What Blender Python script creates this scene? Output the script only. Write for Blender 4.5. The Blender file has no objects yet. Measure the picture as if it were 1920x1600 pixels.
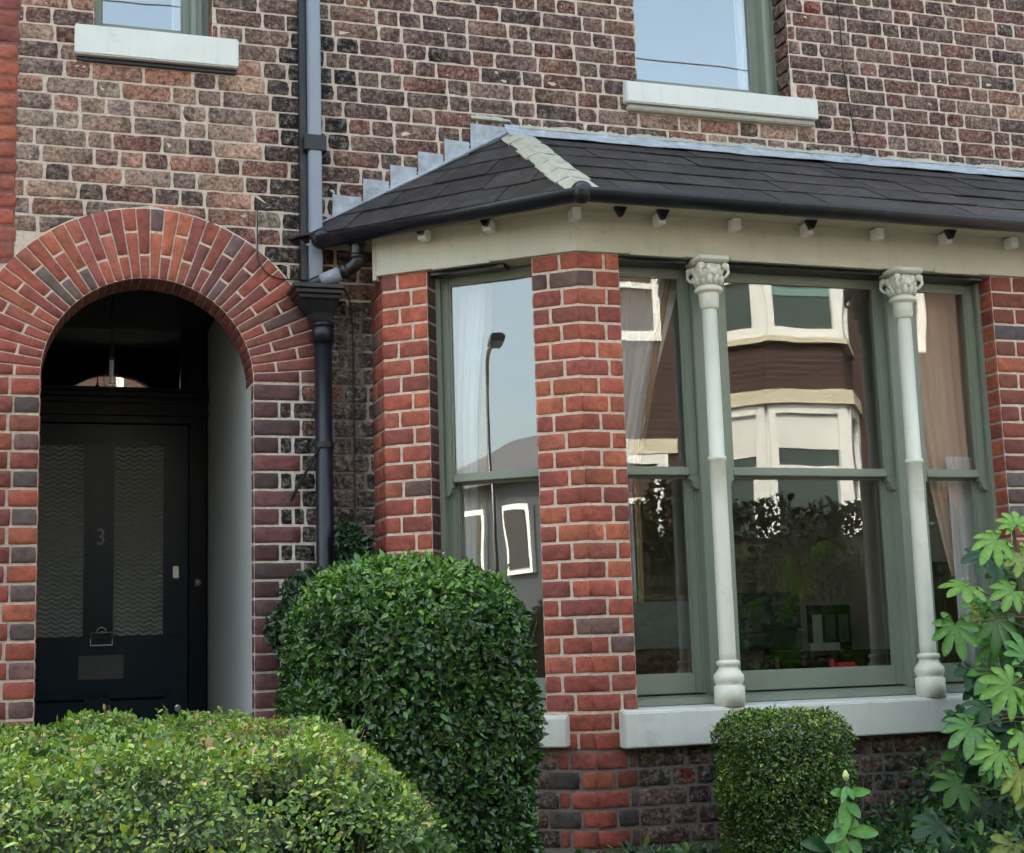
import bpy, bmesh, math, random
import numpy as np
from mathutils import Vector, Matrix
R = math.radians
random.seed(7); rng = np.random.default_rng(7)
sc = bpy.context.scene; COL = sc.collection

# ---------------------------------------------------------------- camera, sky, sun, exposure
cd = bpy.data.cameras.new('camera'); cam = bpy.data.objects.new('camera', cd); COL.objects.link(cam); sc.camera = cam
cr, cu, cf = Vector((.951, -.308, -.031)).normalized(), Vector((-.018, -.154, .988)), Vector((.309, .939, .152)).normalized()
cr = cf.cross(cu).normalized(); cu = cr.cross(cf).normalized()
cam.matrix_world = Matrix.Translation((0, -6.849, 1.6)) @ Matrix((cr, cu, -cf)).transposed().to_4x4()
cd.sensor_width = 36; cd.lens = 36 * 2728.6 / 1920; cd.clip_start = .05; cd.clip_end = 2000
w = bpy.data.worlds.new('World'); sc.world = w; w.use_nodes = True
nt = w.node_tree; bg = nt.nodes['Background']; sky = nt.nodes.new('ShaderNodeTexSky')
sky.sky_type = 'NISHITA'; sky.sun_disc = False
SUN_EL, SUN_AZ = R(48), R(-25)            # hazy sun behind the house; the front stands in open shade
sky.sun_elevation = SUN_EL; sky.sun_rotation = SUN_AZ; sky.air_density = .75; sky.dust_density = 5.0; sky.ozone_density = .3
bg.inputs[1].default_value = .15
hs = nt.nodes.new('ShaderNodeHueSaturation'); hs.inputs['Saturation'].default_value = .86; nt.links.new(sky.outputs[0], hs.inputs['Color'])      # thin high cloud whitens the blue
wm = nt.nodes.new('ShaderNodeMix'); wm.data_type = 'RGBA'; wm.blend_type = 'MULTIPLY'; wm.inputs[0].default_value = 1.; wm.inputs[7].default_value = (1.0, 1.02, .85, 1)
nt.links.new(hs.outputs[0], wm.inputs[6]); nt.links.new(wm.outputs[2], bg.inputs[0])
sl = bpy.data.lights.new('sun', 'SUN'); sun = bpy.data.objects.new('sun', sl); COL.objects.link(sun)
sl.energy = 2.0; sl.angle = R(4); sl.color = (1, .97, .93)
sd = Vector((math.sin(SUN_AZ) * math.cos(SUN_EL), math.cos(SUN_AZ) * math.cos(SUN_EL), math.sin(SUN_EL)))
sun.rotation_euler = sd.to_track_quat('Z', 'Y').to_euler()
vs = sc.view_settings; vs.view_transform = 'Standard'; vs.look = 'None'; vs.exposure = 2.92; vs.gamma = 1
sc.cycles.max_bounces = 8; sc.cycles.transparent_max_bounces = 16; sc.cycles.use_denoising = True

# ---------------------------------------------------------------- materials
MATS = {}
class N:
    def __init__(s, name):
        s.m = bpy.data.materials.new(name); s.m.use_nodes = True; s.t = s.m.node_tree
        s.b = s.t.nodes['Principled BSDF']; s.out = s.t.nodes['Material Output']
        s.tc = s.add('ShaderNodeTexCoord'); MATS[name] = s.m
    def add(s, t, **k):
        n = s.t.nodes.new(t)
        for a, v in k.items(): setattr(n, a, v)
        return n
    def l(s, a, b): s.t.links.new(a, b)
    def noise(s, scale, detail=4, rough=.55, vec=None, dist=0):
        n = s.add('ShaderNodeTexNoise'); n.inputs['Scale'].default_value = scale; n.inputs['Detail'].default_value = detail
        n.inputs['Roughness'].default_value = rough; n.inputs['Distortion'].default_value = dist
        s.l(vec or s.tc.outputs['Object'], n.inputs['Vector']); return n.outputs['Fac']
    def ramp(s, fac, stops):
        r = s.add('ShaderNodeValToRGB'); e = r.color_ramp.elements
        while len(e) < len(stops): e.new(.5)
        for x, (p, c) in zip(e, stops): x.position = p; x.color = (c, c, c, 1) if isinstance(c, (int, float)) else (*c, 1)
        s.l(fac, r.inputs[0]); return r.outputs[0]
    def mix(s, fac, a, b, mode='MIX'):
        n = s.add('ShaderNodeMix', data_type='RGBA', blend_type=mode)
        for sock, v in ((n.inputs[0], fac), (n.inputs[6], a), (n.inputs[7], b)):
            if isinstance(v, (int, float)): sock.default_value = v
            elif isinstance(v, tuple): sock.default_value = (*v, 1)
            else: s.l(v, sock)
        return n.outputs[2]
    def bump(s, h, strength=.3, dist=.01, target=None):
        n = s.add('ShaderNodeBump'); n.inputs['Strength'].default_value = strength; n.inputs['Distance'].default_value = dist
        s.l(h, n.inputs['Height']); s.l(n.outputs[0], target or s.b.inputs['Normal']); return n
    def attr(s, name='col'):
        a = s.add('ShaderNodeAttribute', attribute_name=name); return a.outputs['Color']
    def scaled(s, v):
        m = s.add('ShaderNodeMapping'); m.inputs['Scale'].default_value = v; s.l(s.tc.outputs['Object'], m.inputs['Vector']); return m.outputs[0]
    def col(s, v):
        if isinstance(v, tuple): s.b.inputs['Base Color'].default_value = (*v, 1)
        else: s.l(v, s.b.inputs['Base Color'])
    def set(s, **k):
        for a, v in k.items(): s.b.inputs[a.replace('_', ' ')].default_value = v
        return s
def paint(name, c, rough=.45, var=.12, dirt=.25, bump=.12, dscale=3., metal=0.):
    n = N(name); a = n.noise(dscale, 6, .65); f = n.noise(60, 3)
    base = n.mix(n.ramp(a, [(.35, 0.), (.75, 1.)]), c, tuple(x * (1 - var) for x in c))
    st = n.noise(1., 5, .7, vec=n.scaled((22, 22, 1.6))); d0 = n.ramp(n.noise(9, 8, .7), [(.56, 0.), (.74, 1.)]); d = n.mix(.5, d0, n.ramp(st, [(.52, 0.), (.78, 1.)]), 'ADD')
    dd = n.add('ShaderNodeMath', operation='MULTIPLY'); n.l(d, dd.inputs[0]); dd.inputs[1].default_value = dirt
    n.col(n.mix(dd.outputs[0], base, (.12, .11, .09))); n.set(Roughness=rough, Metallic=metal)
    n.bump(n.noise(35, 5, .6), bump, .004); return n.m
# brick faces: the colour of each brick is a mesh attribute; noise adds burn marks, grit and lime
n = N('brick'); c = n.attr()
sp = n.ramp(n.noise(60, 6, .8), [(.36, .30), (.5, 1.), (.66, 1.55)]); bl = n.ramp(n.noise(19, 5, .75, dist=1.2), [(.36, .50), (.5, 1.), (.64, 1.45)])
b1 = n.mix(1., n.mix(1., c, sp, 'MULTIPLY'), bl, 'MULTIPLY')
b2 = n.mix(n.ramp(n.noise(30, 8, .8), [(.49, 0.), (.66, .62)]), b1, (.40, .325, .265))
b2 = n.mix(n.ramp(n.noise(90, 4, .8), [(.60, 0.), (.68, .8)]), b2, (.025, .02, .018))
n.col(b2); n.set(Roughness=.88); n.b.inputs['Specular IOR Level'].default_value = .25
h = n.mix(.5, n.noise(70, 6, .8), n.noise(22, 4, .6)); n.bump(h, .6, .005)
n = N('smooth_brick'); c = n.attr()
b1 = n.mix(1., c, n.ramp(n.noise(24, 6, .75, dist=.8), [(.32, .55), (.5, 1.), (.70, 1.35)]), 'MULTIPLY'); b1 = n.mix(n.ramp(n.noise(34, 7, .8), [(.60, 0.), (.74, .35)]), b1, (.42, .30, .24))
b1 = n.mix(n.ramp(n.noise(120, 3, .8), [(.64, 0.), (.7, .5)]), b1, (.05, .03, .025))
n.col(b1); n.set(Roughness=.72); n.bump(n.noise(80, 5, .7), .35, .003)
n = N('mortar'); c = n.attr()
n.col(n.mix(1., c, n.ramp(n.noise(40, 6, .75), [(.3, .62), (.52, 1.), (.75, 1.2)]), 'MULTIPLY')); n.set(Roughness=.95); n.bump(n.noise(90, 5, .8), .9, .006)
paint('sage_paint', (.225, .26, .205), .38, .10, .15, .05)
paint('cream_paint', (.50, .475, .375), .5, .10, .3, .06)
paint('sill_paint', (.66, .67, .625), .5, .08, .25, .10)
paint('column_paint', (.71, .70, .60), .42, .08, .18, .05)
paint('porch_plaster', (.44, .45, .43), .8, .10, .15, .15)
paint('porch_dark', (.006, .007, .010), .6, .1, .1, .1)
paint('door_paint', (.008, .021, .032), .28, .15, .1, .04)
paint('frame_black', (.006, .008, .013), .3, .1, .1, .04)
paint('navy_iron', (.006, .0075, .014), .38, .3, .25, .15)
paint('black_plastic', (.009, .009, .012), .3, .2, .15, .03)
paint('grey_pipe', (.24, .27, .32), .45, .06, .1, .03)
paint('lead', (.42, .46, .52), .5, .45, .75, .5, 14.)
paint('cement', (.42, .405, .33), .85, .2, .45, .5, 12.)
paint('steel', (.55, .55, .52), .3, .1, .1, .03, metal=1.)
paint('dull_steel', (.12, .12, .12), .4, .2, .3, .1, metal=.9)
paint('iron_plate', (.055, .058, .062), .45, .3, .3, .5, 30.)
paint('brass', (.35, .30, .18), .4, .2, .3, .1, metal=.8)
paint('room_wall', (.60, .56, .48), .9, .06, .05, .03)
paint('room_floor', (.10, .06, .035), .5, .3, .2, .1)
paint('room_ceiling', (.6, .58, .53), .9, .03, .03, .03)
paint('dark_fabric', (.022, .024, .034), .9, .2, .1, .2)
paint('grey_cabinet', (.13, .155, .145), .6, .1, .1, .05)
paint('dark_wood', (.07, .022, .012), .4, .3, .1, .1)
paint('paper', (.6, .6, .58), .8, .05, .05, .03)
paint('red_plastic', (.45, .03, .03), .4, .1, .05, .03)
paint('asphalt', (.05, .05, .052), .9, .3, .2, .5, 20.)
paint('paving', (.22, .21, .19), .9, .2, .3, .3)
paint('soil', (.05, .036, .025), .95, .4, .3, .9, 8.)
paint('white_frame', (.78, .79, .77), .4, .04, .08, .03)
paint('white_render', (.72, .72, .70), .8, .08, .15, .1)
paint('far_slate', (.07, .07, .08), .7, .3, .2, .3)
paint('stone_band', (.60, .55, .42), .8, .1, .2, .1)
paint('gold_trim', (.40, .29, .13), .8, .2, .1, .1)
paint('teal_blind', (.16, .28, .27), .8, .1, .05, .03)
paint('far_pane', (.05, .075, .07), .15, .2, .1, .02)
paint('dark_cladding', (.035, .045, .06), .7, .2, .2, .2)
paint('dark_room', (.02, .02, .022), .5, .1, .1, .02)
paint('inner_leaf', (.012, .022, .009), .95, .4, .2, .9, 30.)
paint('stalk', (.10, .09, .045), .8, .3, .1, .3)
paint('bud', (.55, .62, .25), .6, .2, .0, .1)
paint('cable_black', (.008, .008, .008), .5, .1, .0, .0)
for q in ('door_paint', 'frame_black', 'porch_dark'): MATS[q].node_tree.nodes['Principled BSDF'].inputs['Specular IOR Level'].default_value = .22
# slate: one colour per slate
n = N('slate'); c = n.attr()
n.col(n.mix(n.ramp(n.noise(45, 6, .8), [(.66, 0.), (.74, .7)]), n.mix(1., c, n.ramp(n.noise(11, 7, .75, dist=.8), [(.32, .45), (.5, 1.), (.68, 2.6)]), 'MULTIPLY'), (.25, .25, .22)))
n.set(Roughness=.62); n.bump(n.noise(30, 7, .7, vec=n.scaled((1, 3, 3))), .5, .004)
# glass panes: thin reflective sheets with the slow waves of old drawn glass
def glass(name, refl, wave, seed=0., tint=(1, 1, 1)):
    n = N(name); n.t.nodes.remove(n.b)
    tr = n.add('ShaderNodeBsdfTransparent'); tr.inputs[0].default_value = (*tint, 1)
    gl = n.add('ShaderNodeBsdfGlossy'); gl.inputs['Roughness'].default_value = .004
    fr = n.add('ShaderNodeFresnel'); ge = n.add('ShaderNodeNewGeometry'); mr = n.add('ShaderNodeMapRange'); n.l(ge.outputs['Backfacing'], mr.inputs[0]); mr.inputs[3].default_value = refl; mr.inputs[4].default_value = 1 / refl; n.l(mr.outputs[0], fr.inputs['IOR'])
    mx = n.add('ShaderNodeMixShader'); n.l(fr.outputs[0], mx.inputs[0]); n.l(tr.outputs[0], mx.inputs[1]); n.l(gl.outputs[0], mx.inputs[2])
    n.l(mx.outputs[0], n.out.inputs[0])
    mp = n.add('ShaderNodeMapping'); mp.inputs['Location'].default_value = (seed, seed * 2, 0); mp.inputs['Scale'].default_value = (1.3, 1.3, .8)
    n.l(n.tc.outputs['Object'], mp.inputs[0])
    bp = n.bump(n.noise(1.6, 1.5, .4, vec=mp.outputs[0]), 1., wave, target=gl.inputs['Normal'])
    return n.m
glass('bulb_clear', 1.9, .0, 4.); glass('bay_glass', 1.78, .0018, 1.); glass('upper_glass', 2.6, .0015, 3.); glass('fan_glass', 2.6, .004, 5.); glass('side_glass', 2.15, .0015, 2.)
n = N('bulb_glass'); n.set(Roughness=.02, IOR=1.45); n.b.inputs['Transmission Weight'].default_value = .0; n.col((.20, .19, .16)); n.b.inputs['Coat Weight'].default_value = 1.
# rippled door glass
n = N('ripple_glass'); n.col((.34, .35, .30)); n.set(Roughness=.10); n.b.inputs['Specular IOR Level'].default_value = .9
wv = n.add('ShaderNodeTexWave', wave_type='BANDS', bands_direction='Z'); wv.inputs['Scale'].default_value = 11.5; wv.inputs['Distortion'].default_value = 0.
ws = n.add('ShaderNodeTexWave', wave_type='BANDS', bands_direction='X'); ws.inputs['Scale'].default_value = 5.2; ws.inputs['Distortion'].default_value = 1.2
n.l(n.tc.outputs['Object'], ws.inputs[0])
sep = n.add('ShaderNodeSeparateXYZ'); n.l(n.tc.outputs['Object'], sep.inputs[0]); cmb = n.add('ShaderNodeCombineXYZ')
ma = n.add('ShaderNodeMath', operation='MULTIPLY_ADD'); n.l(ws.outputs['Fac'], ma.inputs[0]); ma.inputs[1].default_value = .013; n.l(sep.outputs[2], ma.inputs[2])
n.l(sep.outputs[0], cmb.inputs[0]); n.l(sep.outputs[1], cmb.inputs[1]); n.l(ma.outputs[0], cmb.inputs[2]); n.l(cmb.outputs[0], wv.inputs[0])
n.bump(wv.outputs['Fac'], 1., .022)
# cloth
def cloth(name, c, trans=.12):
    n = N(name); n.col(c); n.set(Roughness=.9); t = n.add('ShaderNodeBsdfTranslucent'); t.inputs[0].default_value = (*c, 1)
    mx = n.add('ShaderNodeMixShader'); mx.inputs[0].default_value = trans; n.l(n.b.outputs[0], mx.inputs[1]); n.l(t.outputs[0], mx.inputs[2]); n.l(mx.outputs[0], n.out.inputs[0])
cloth('white_net', (.90, .92, .91)); cloth('cream_cloth', (.92, .76, .60)); cloth('brown_cloth', (.16, .115, .075), .1)
# leaves
def leafmat(name, rough=.42, trans=.25, spec=.5):
    n = N(name); c = n.attr(); cc = n.mix(1., c, n.ramp(n.noise(50, 3, .6), [(.3, .8), (.7, 1.2)]), 'MULTIPLY'); n.col(cc); n.set(Roughness=rough)
    n.b.inputs['Specular IOR Level'].default_value = spec
    t = n.add('ShaderNodeBsdfTranslucent'); n.l(n.mix(1., cc, (1.1, 1.25, .5), 'MULTIPLY'), t.inputs[0])
    mx = n.add('ShaderNodeMixShader'); mx.inputs[0].default_value = trans; n.l(n.b.outputs[0], mx.inputs[1]); n.l(t.outputs[0], mx.inputs[2]); n.l(mx.outputs[0], n.out.inputs[0])
leafmat('dull_leaf', .9, .05, .05); leafmat('hedge_leaf'); leafmat('glossy_leaf', .32, .15, .6); leafmat('palm_leaf', .36, .3, .5)
# plain brickwork for the parts of the street seen only in reflection or from aside
def farbrick(name, c1, c2, mo):
    n = N(name); br = n.add('ShaderNodeTexBrick'); mp = n.add('ShaderNodeMapping'); mp.inputs['Rotation'].default_value = (R(90), 0, 0)
    n.l(n.tc.outputs['Object'], mp.inputs[0]); n.l(mp.outputs[0], br.inputs[0])
    br.inputs['Scale'].default_value = 1.; br.inputs['Brick Width'].default_value = .235; br.inputs['Row Height'].default_value = .085; br.inputs['Mortar Size'].default_value = .009
    for k, v in (('Color1', c1), ('Color2', c2), ('Mortar', mo)): br.inputs[k].default_value = (*v, 1)
    n.col(n.mix(1., br.outputs[0], n.ramp(n.noise(4, 6, .7), [(.3, .75), (.7, 1.15)]), 'MULTIPLY')); n.set(Roughness=.9)
farbrick('far_brick', (.062, .027, .020), (.040, .022, .018), (.075, .058, .05)); farbrick('plain_brick', (.15, .095, .08), (.08, .055, .05), (.4, .33, .28))
M = MATS

# ---------------------------------------------------------------- helpers
def tag(o, label=None, cat=None, group=None, kind=None):
    for k, v in (('label', label), ('category', cat), ('group', group), ('kind', kind)):
        if v: o[k] = v
    return o
def empty(name, loc, label=None, cat=None, group=None):
    o = bpy.data.objects.new(name, None); COL.objects.link(o); o.location = loc; o.empty_display_size = .1
    return tag(o, label, cat, group)
def link(name, me, mat, parent=None, smooth=False):
    o = bpy.data.objects.new(name, me); COL.objects.link(o)
    for m in (mat if isinstance(mat, list) else [mat]): me.materials.append(M[m])
    if parent:
        o.parent = parent
        root = parent
        off = Vector((0, 0, 0))
        while root: off += root.location; root = root.parent
        me.transform(Matrix.Translation(-off))
    if smooth: me.polygons.foreach_set('use_smooth', [True] * len(me.polygons))
    return o
def obj(name, bm, mat, parent=None, smooth=False, bevel=0, seg=1):
    if bevel: bmesh.ops.bevel(bm, geom=bm.edges[:], offset=bevel, segments=seg, affect='EDGES', clamp_overlap=True)
    bmesh.ops.recalc_face_normals(bm, faces=bm.faces[:])
    me = bpy.data.meshes.new(name); bm.to_mesh(me); bm.free(); return link(name, me, mat, parent, smooth)
class Fr:      # a vertical plane frame: s runs along it, n points out of it, z up
    def __init__(s, o, ang=0):
        s.o = Vector((o[0], o[1], 0)); s.T = Vector((math.cos(ang), math.sin(ang), 0)); s.N = Vector((math.sin(ang), -math.cos(ang), 0)); s.ang = ang
    def p(s, a, n, z): return s.o + s.T * a + s.N * n + Vector((0, 0, z))
W0 = Fr((0, 0))
def box(bm, f, s0, s1, n0, n1, z0, z1, bev=0, slope=0.):
    v = [bm.verts.new(f.p(a, b, c - (slope if (b == n1 and c == z1) else 0))) for a in (s0, s1) for b in (n0, n1) for c in (z0, z1)]
    fs = [bm.faces.new([v[i] for i in q]) for q in ((0, 1, 3, 2), (4, 6, 7, 5), (0, 4, 5, 1), (2, 3, 7, 6), (0, 2, 6, 4), (1, 5, 7, 3))]
    if bev:
        bmesh.ops.recalc_face_normals(bm, faces=fs)
        es = list({e for q in fs for e in q.edges}); bmesh.ops.bevel(bm, geom=es, offset=bev, segments=2, affect='EDGES', clamp_overlap=True)
def lathe(bm, cx, cy, prof, seg=28, ax=None):
    rings = [[bm.verts.new((cx + r * math.cos(2 * math.pi * i / seg), cy + r * math.sin(2 * math.pi * i / seg), z)) for i in range(seg)] for r, z in prof]
    for a, b in zip(rings, rings[1:]):
        for i in range(seg): bm.faces.new((a[i], a[(i + 1) % seg], b[(i + 1) % seg], b[i]))
    bm.faces.new(rings[0]); bm.faces.new(rings[-1][::-1])
def tube(bm, pts, r, seg=12, cap=True):
    pts = [Vector(p) for p in pts]; rings = []
    rr = r if isinstance(r, (list, tuple)) else [r] * len(pts); prev = None
    for i, p in enumerate(pts):
        t = (pts[min(i + 1, len(pts) - 1)] - pts[max(i - 1, 0)]).normalized()
        u = (prev - t * prev.dot(t)) if prev else t.cross(Vector((0, 0, 1)) if abs(t.z) < .9 else Vector((1, 0, 0)))
        u.normalize(); prev = u; v = t.cross(u)
        rings.append([bm.verts.new(p + (u * math.cos(2 * math.pi * k / seg) + v * math.sin(2 * math.pi * k / seg)) * rr[i]) for k in range(seg)])
    for a, b in zip(rings, rings[1:]):
        for k in range(seg): bm.faces.new((a[k], a[(k + 1) % seg], b[(k + 1) % seg], b[k]))
    if cap: bm.faces.new(rings[0]); bm.faces.new(rings[-1][::-1])
def curvepts(pts, n=8):      # catmull-rom
    P = [Vector(p) for p in pts]; P = [P[0] * 2 - P[1]] + P + [P[-1] * 2 - P[-2]]; out = []
    for i in range(1, len(P) - 2):
        for k in range(n):
            t = k / n; a, b, c, d = P[i - 1:i + 3]
            out.append(.5 * ((2 * b) + (c - a) * t + (2 * a - 5 * b + 4 * c - d) * t * t + (3 * b - a - 3 * c + d) * t ** 3))
    return out + [P[-2]]
def extr(bm, f, prof, s0, s1):   # prof: list of (n,z) closed outline, extruded along s
    a = [bm.verts.new(f.p(s0, n, z)) for n, z in prof]; b = [bm.verts.new(f.p(s1, n, z)) for n, z in prof]
    for i in range(len(prof)): j = (i + 1) % len(prof); bm.faces.new((a[i], a[j], b[j], b[i]))
    bm.faces.new(a[::-1]); bm.faces.new(b)
def meshraw(name, V, F, C, mat, parent=None, smooth=False):      # numpy mesh with a colour per vertex
    me = bpy.data.meshes.new(name); V = np.asarray(V, dtype=np.float32); F = np.asarray(F, dtype=np.int32)
    me.vertices.add(len(V)); me.vertices.foreach_set('co', V.ravel()); k = F.shape[1]
    me.loops.add(F.size); me.loops.foreach_set('vertex_index', F.ravel()); me.polygons.add(len(F))
    me.polygons.foreach_set('loop_start', np.arange(0, F.size, k, dtype=np.int32)); me.polygons.foreach_set('loop_total', np.full(len(F), k, dtype=np.int32))
    me.update(calc_edges=True); me.validate()
    at = me.attributes.new('col', 'FLOAT_COLOR', 'POINT'); c4 = np.ones((len(V), 4), dtype=np.float32); c4[:, :3] = C; at.data.foreach_set('color', c4.ravel())
    return link(name, me, mat, parent, smooth)

# ---------------------------------------------------------------- bricks, laid one by one
class Bricks:
    def __init__(s): s.V = []; s.F = []; s.C = []; s.n = 0
    def quad(s, corners, N, prot, col, rough=1.):
        """corners: 4 points (ccw seen from outside) on the mortar plane; builds a worn brick face standing proud by prot"""
        c = [np.array(p, dtype=float) for p in corners]; N = np.array(N)
        lens = [np.linalg.norm(c[(i + 1) % 4] - c[i]) for i in range(4)]
        if min(lens) < .006: return
        pts = []
        for i in range(4):
            a, b = c[i], c[(i + 1) % 4]; k = max(2, int(round(lens[i] / .032)))
            for j in range(k): pts.append(a + (b - a) * j / k)
        P = np.array(pts); ctr = P.mean(0); n = len(P); d = ctr - P; dl = np.linalg.norm(d, axis=1, keepdims=True); d /= dl
        corner = np.zeros(n, bool); acc = 0
        for i in range(4): corner[acc] = True; acc += max(2, int(round(lens[i] / .032)))
        j = rng.normal(0, .0014 * rough, (n, 1)); P = P + d * (np.abs(j) * 1.0 + .0006); P[corner] += d[corner] * (.0016 * min(1, rough) + rng.random((4, 1)) * .0042 * rough)
        r0 = P - N * .004; r1 = P + N * prot * .6 + d * .0004
        r2 = P + d * .0028 + N * (prot + rng.normal(0, .0006 * rough, (n, 1)))
        mid = ctr + (P - ctr) * .5 + N * (prot + rng.normal(0, .0009 * rough, (n, 1)))
        V = np.vstack([r0, r1, r2, mid, (ctr + N * prot)[None]]); s.V.append(V)
        b = s.n; q = []
        for k in range(3):
            for i in range(n):
                i2 = (i + 1) % n; q.append((b + k * n + i, b + k * n + i2, b + (k + 1) * n + i2, b + (k + 1) * n + i))
        for i in range(0, n): q.append((b + 3 * n + i, b + 3 * n + (i + 1) % n, b + 4 * n, b + 4 * n))
        s.F += q; cc = np.array(col)[None] * (1 + rng.normal(0, .10, (len(V), 1)) * min(rough, 1.6)); g_ = (V - ctr) @ ((c[1] - c[0]) / lens[0]) / lens[0]; cc = cc * (1 + g_[:, None] * rng.normal(0, .35 * min(rough, 1.2))); cc = np.clip(cc, .004, 1); s.C.append(cc); s.n += len(V)
    def build(s, name, mat, parent):
        V = np.vstack(s.V); C = np.vstack(s.C); F = np.array(s.F, dtype=np.int32)
        tri = F[:, 2] == F[:, 3]; me = bpy.data.meshes.new(name)
        loops = np.concatenate([F[~tri].ravel(), F[tri][:, :3].ravel()]); nq, ntr = int((~tri).sum()), int(tri.sum())
        me.vertices.add(len(V)); me.vertices.foreach_set('co', V.astype(np.float32).ravel()); me.loops.add(len(loops)); me.loops.foreach_set('vertex_index', loops)
        st = np.concatenate([np.arange(nq) * 4, nq * 4 + np.arange(ntr) * 3]).astype(np.int32); me.polygons.add(nq + ntr)
        me.polygons.foreach_set('loop_start', st); me.polygons.foreach_set('loop_total', np.concatenate([np.full(nq, 4), np.full(ntr, 3)]).astype(np.int32))
        me.update(calc_edges=True); me.validate()
        at = me.attributes.new('col', 'FLOAT_COLOR', 'POINT'); c4 = np.ones((len(V), 4), dtype=np.float32); c4[:, :3] = C; at.data.foreach_set('color', c4.ravel())
        return link(name, me, mat, parent)
def pick(pal): return np.array(pal[random.randrange(len(pal))]) * random.uniform(.68, 1.08)
BROWN = [(.16, .088, .07), (.13, .07, .06), (.115, .068, .06), (.18, .085, .062), (.095, .056, .05), (.19, .12, .095), (.14, .058, .048), (.11, .075, .058), (.155, .095, .075), (.08, .05, .046), (.15, .065, .052)]
PINK = [(.30, .18, .13), (.32, .20, .14), (.28, .13, .09), (.26, .165, .12), (.22, .14, .11), (.24, .16, .14), (.19, .125, .10), (.16, .11, .09), (.27, .14, .10), (.20, .15, .11)]
RED = [(.38, .088, .048), (.34, .076, .045), (.31, .068, .046), (.42, .110, .054), (.28, .066, .05), (.36, .080, .046), (.33, .090, .055)]
DRED = [(.10, .035, .035), (.075, .03, .03), (.12, .034, .034), (.06, .03, .03), (.09, .028, .03)]
SOOT = [(.022, .018, .019), (.035, .026, .026), (.016, .014, .016), (.05, .032, .03)]
DWARF = [(.075, .045, .042), (.05, .034, .036), (.10, .05, .045), (.06, .045, .04), (.12, .075, .06)]
J = .0095      # joint
def course(bk, f, z0, h, s0, s1, colour, phase=0, prot=.007, pat=None, rough=1., L=.235, n0=0., jt=None, edge=None):
    J = jt or .0095
    pat = pat or [2, 1, 2, 2, 1, 2]; s = s0 - phase; k = 0
    while s < s1:
        ln = L / 2 * pat[k % len(pat)] * random.uniform(.96, 1.04); k += 1
        a, b = max(s, s0), min(s + ln, s1); s += ln
        if b - a < .03: continue
        if s1 - b < .03: b = s1
        a2, b2 = a + J / 2 * (a > s0 + 1e-6), b - J / 2 * (b < s1 - 1e-6)
        zj = random.uniform(-.0012, .0012)
        P = [f.p(a2, n0, z0 + J / 2 + zj), f.p(b2, n0, z0 + J / 2 + zj + random.uniform(-.001, .001)), f.p(b2, n0, z0 + h - J / 2 + zj), f.p(a2, n0, z0 + h - J / 2 + zj)]
        if edge:      # bricks cut to the curve of the arch
            for i_, e_ in ((0, z0 + J / 2), (1, z0 + J / 2), (2, z0 + h - J / 2), (3, z0 + h - J / 2)):
                if (a == s0 and i_ in (0, 3)) or (b == s1 and i_ in (1, 2)): P[i_] = f.p(edge(P[i_].x, e_), n0, P[i_].z)
        col = colour((a2 + b2) / 2, z0 + h / 2)
        bk.quad(P, f.N, prot * random.uniform(.75, 1.25), col, rough)
        if s >= s1: break
class Mortar:
    def __init__(s): s.V = []; s.F = []; s.C = []
    def strip(s, f, s0, s1, z0, z1, col, n=0.):
        k = max(1, int((s1 - s0) / .06)); b = len(s.V)
        for i in range(k + 1):
            a = s0 + (s1 - s0) * i / k
            for z in (z0, z1): s.V.append(tuple(f.p(a, n, z))); s.C.append(col(a, z) if callable(col) else col)
        for i in range(k): s.F.append((b + 2 * i, b + 2 * i + 2, b + 2 * i + 3, b + 2 * i + 1))
    def poly(s, pts, col):
        b = len(s.V); s.V += [tuple(p) for p in pts]; s.C += [col] * 4; s.F.append((b, b + 1, b + 2, b + 3))
    def build(s, name, parent): return meshraw(name, s.V, s.F, np.array(s.C), 'mortar', parent)
MORT = (.62, .51, .42)
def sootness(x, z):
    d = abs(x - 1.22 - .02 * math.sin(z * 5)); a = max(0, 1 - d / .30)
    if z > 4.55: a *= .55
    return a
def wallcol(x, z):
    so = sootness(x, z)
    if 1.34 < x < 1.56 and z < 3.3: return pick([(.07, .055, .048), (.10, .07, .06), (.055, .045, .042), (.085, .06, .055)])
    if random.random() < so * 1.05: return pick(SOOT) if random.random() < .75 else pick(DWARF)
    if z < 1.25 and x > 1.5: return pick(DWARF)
    if x < 1.05 and 3.6 < z < 4.5:
        return pick(PINK) * 1.15 if random.random() < .92 - abs(z - 4.2) * .7 else pick(BROWN) * 1.1
    if 2.9 < x < 4.2 and 4.2 < z < 4.42: return pick(PINK) if random.random() < .7 else pick(BROWN)
    if x < 1.2: return pick(BROWN + PINK[3:])
    if random.random() < .035: return pick([(.30, .22, .12), (.27, .07, .05), (.32, .20, .13)])
    return pick(BROWN)
def mortcol(x, z):
    v = 1 - .1 * sootness(x, z)
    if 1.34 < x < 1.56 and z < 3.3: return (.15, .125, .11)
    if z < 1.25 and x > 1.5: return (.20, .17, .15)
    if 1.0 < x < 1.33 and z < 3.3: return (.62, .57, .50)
    return tuple(c * v for c in MORT)

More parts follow.
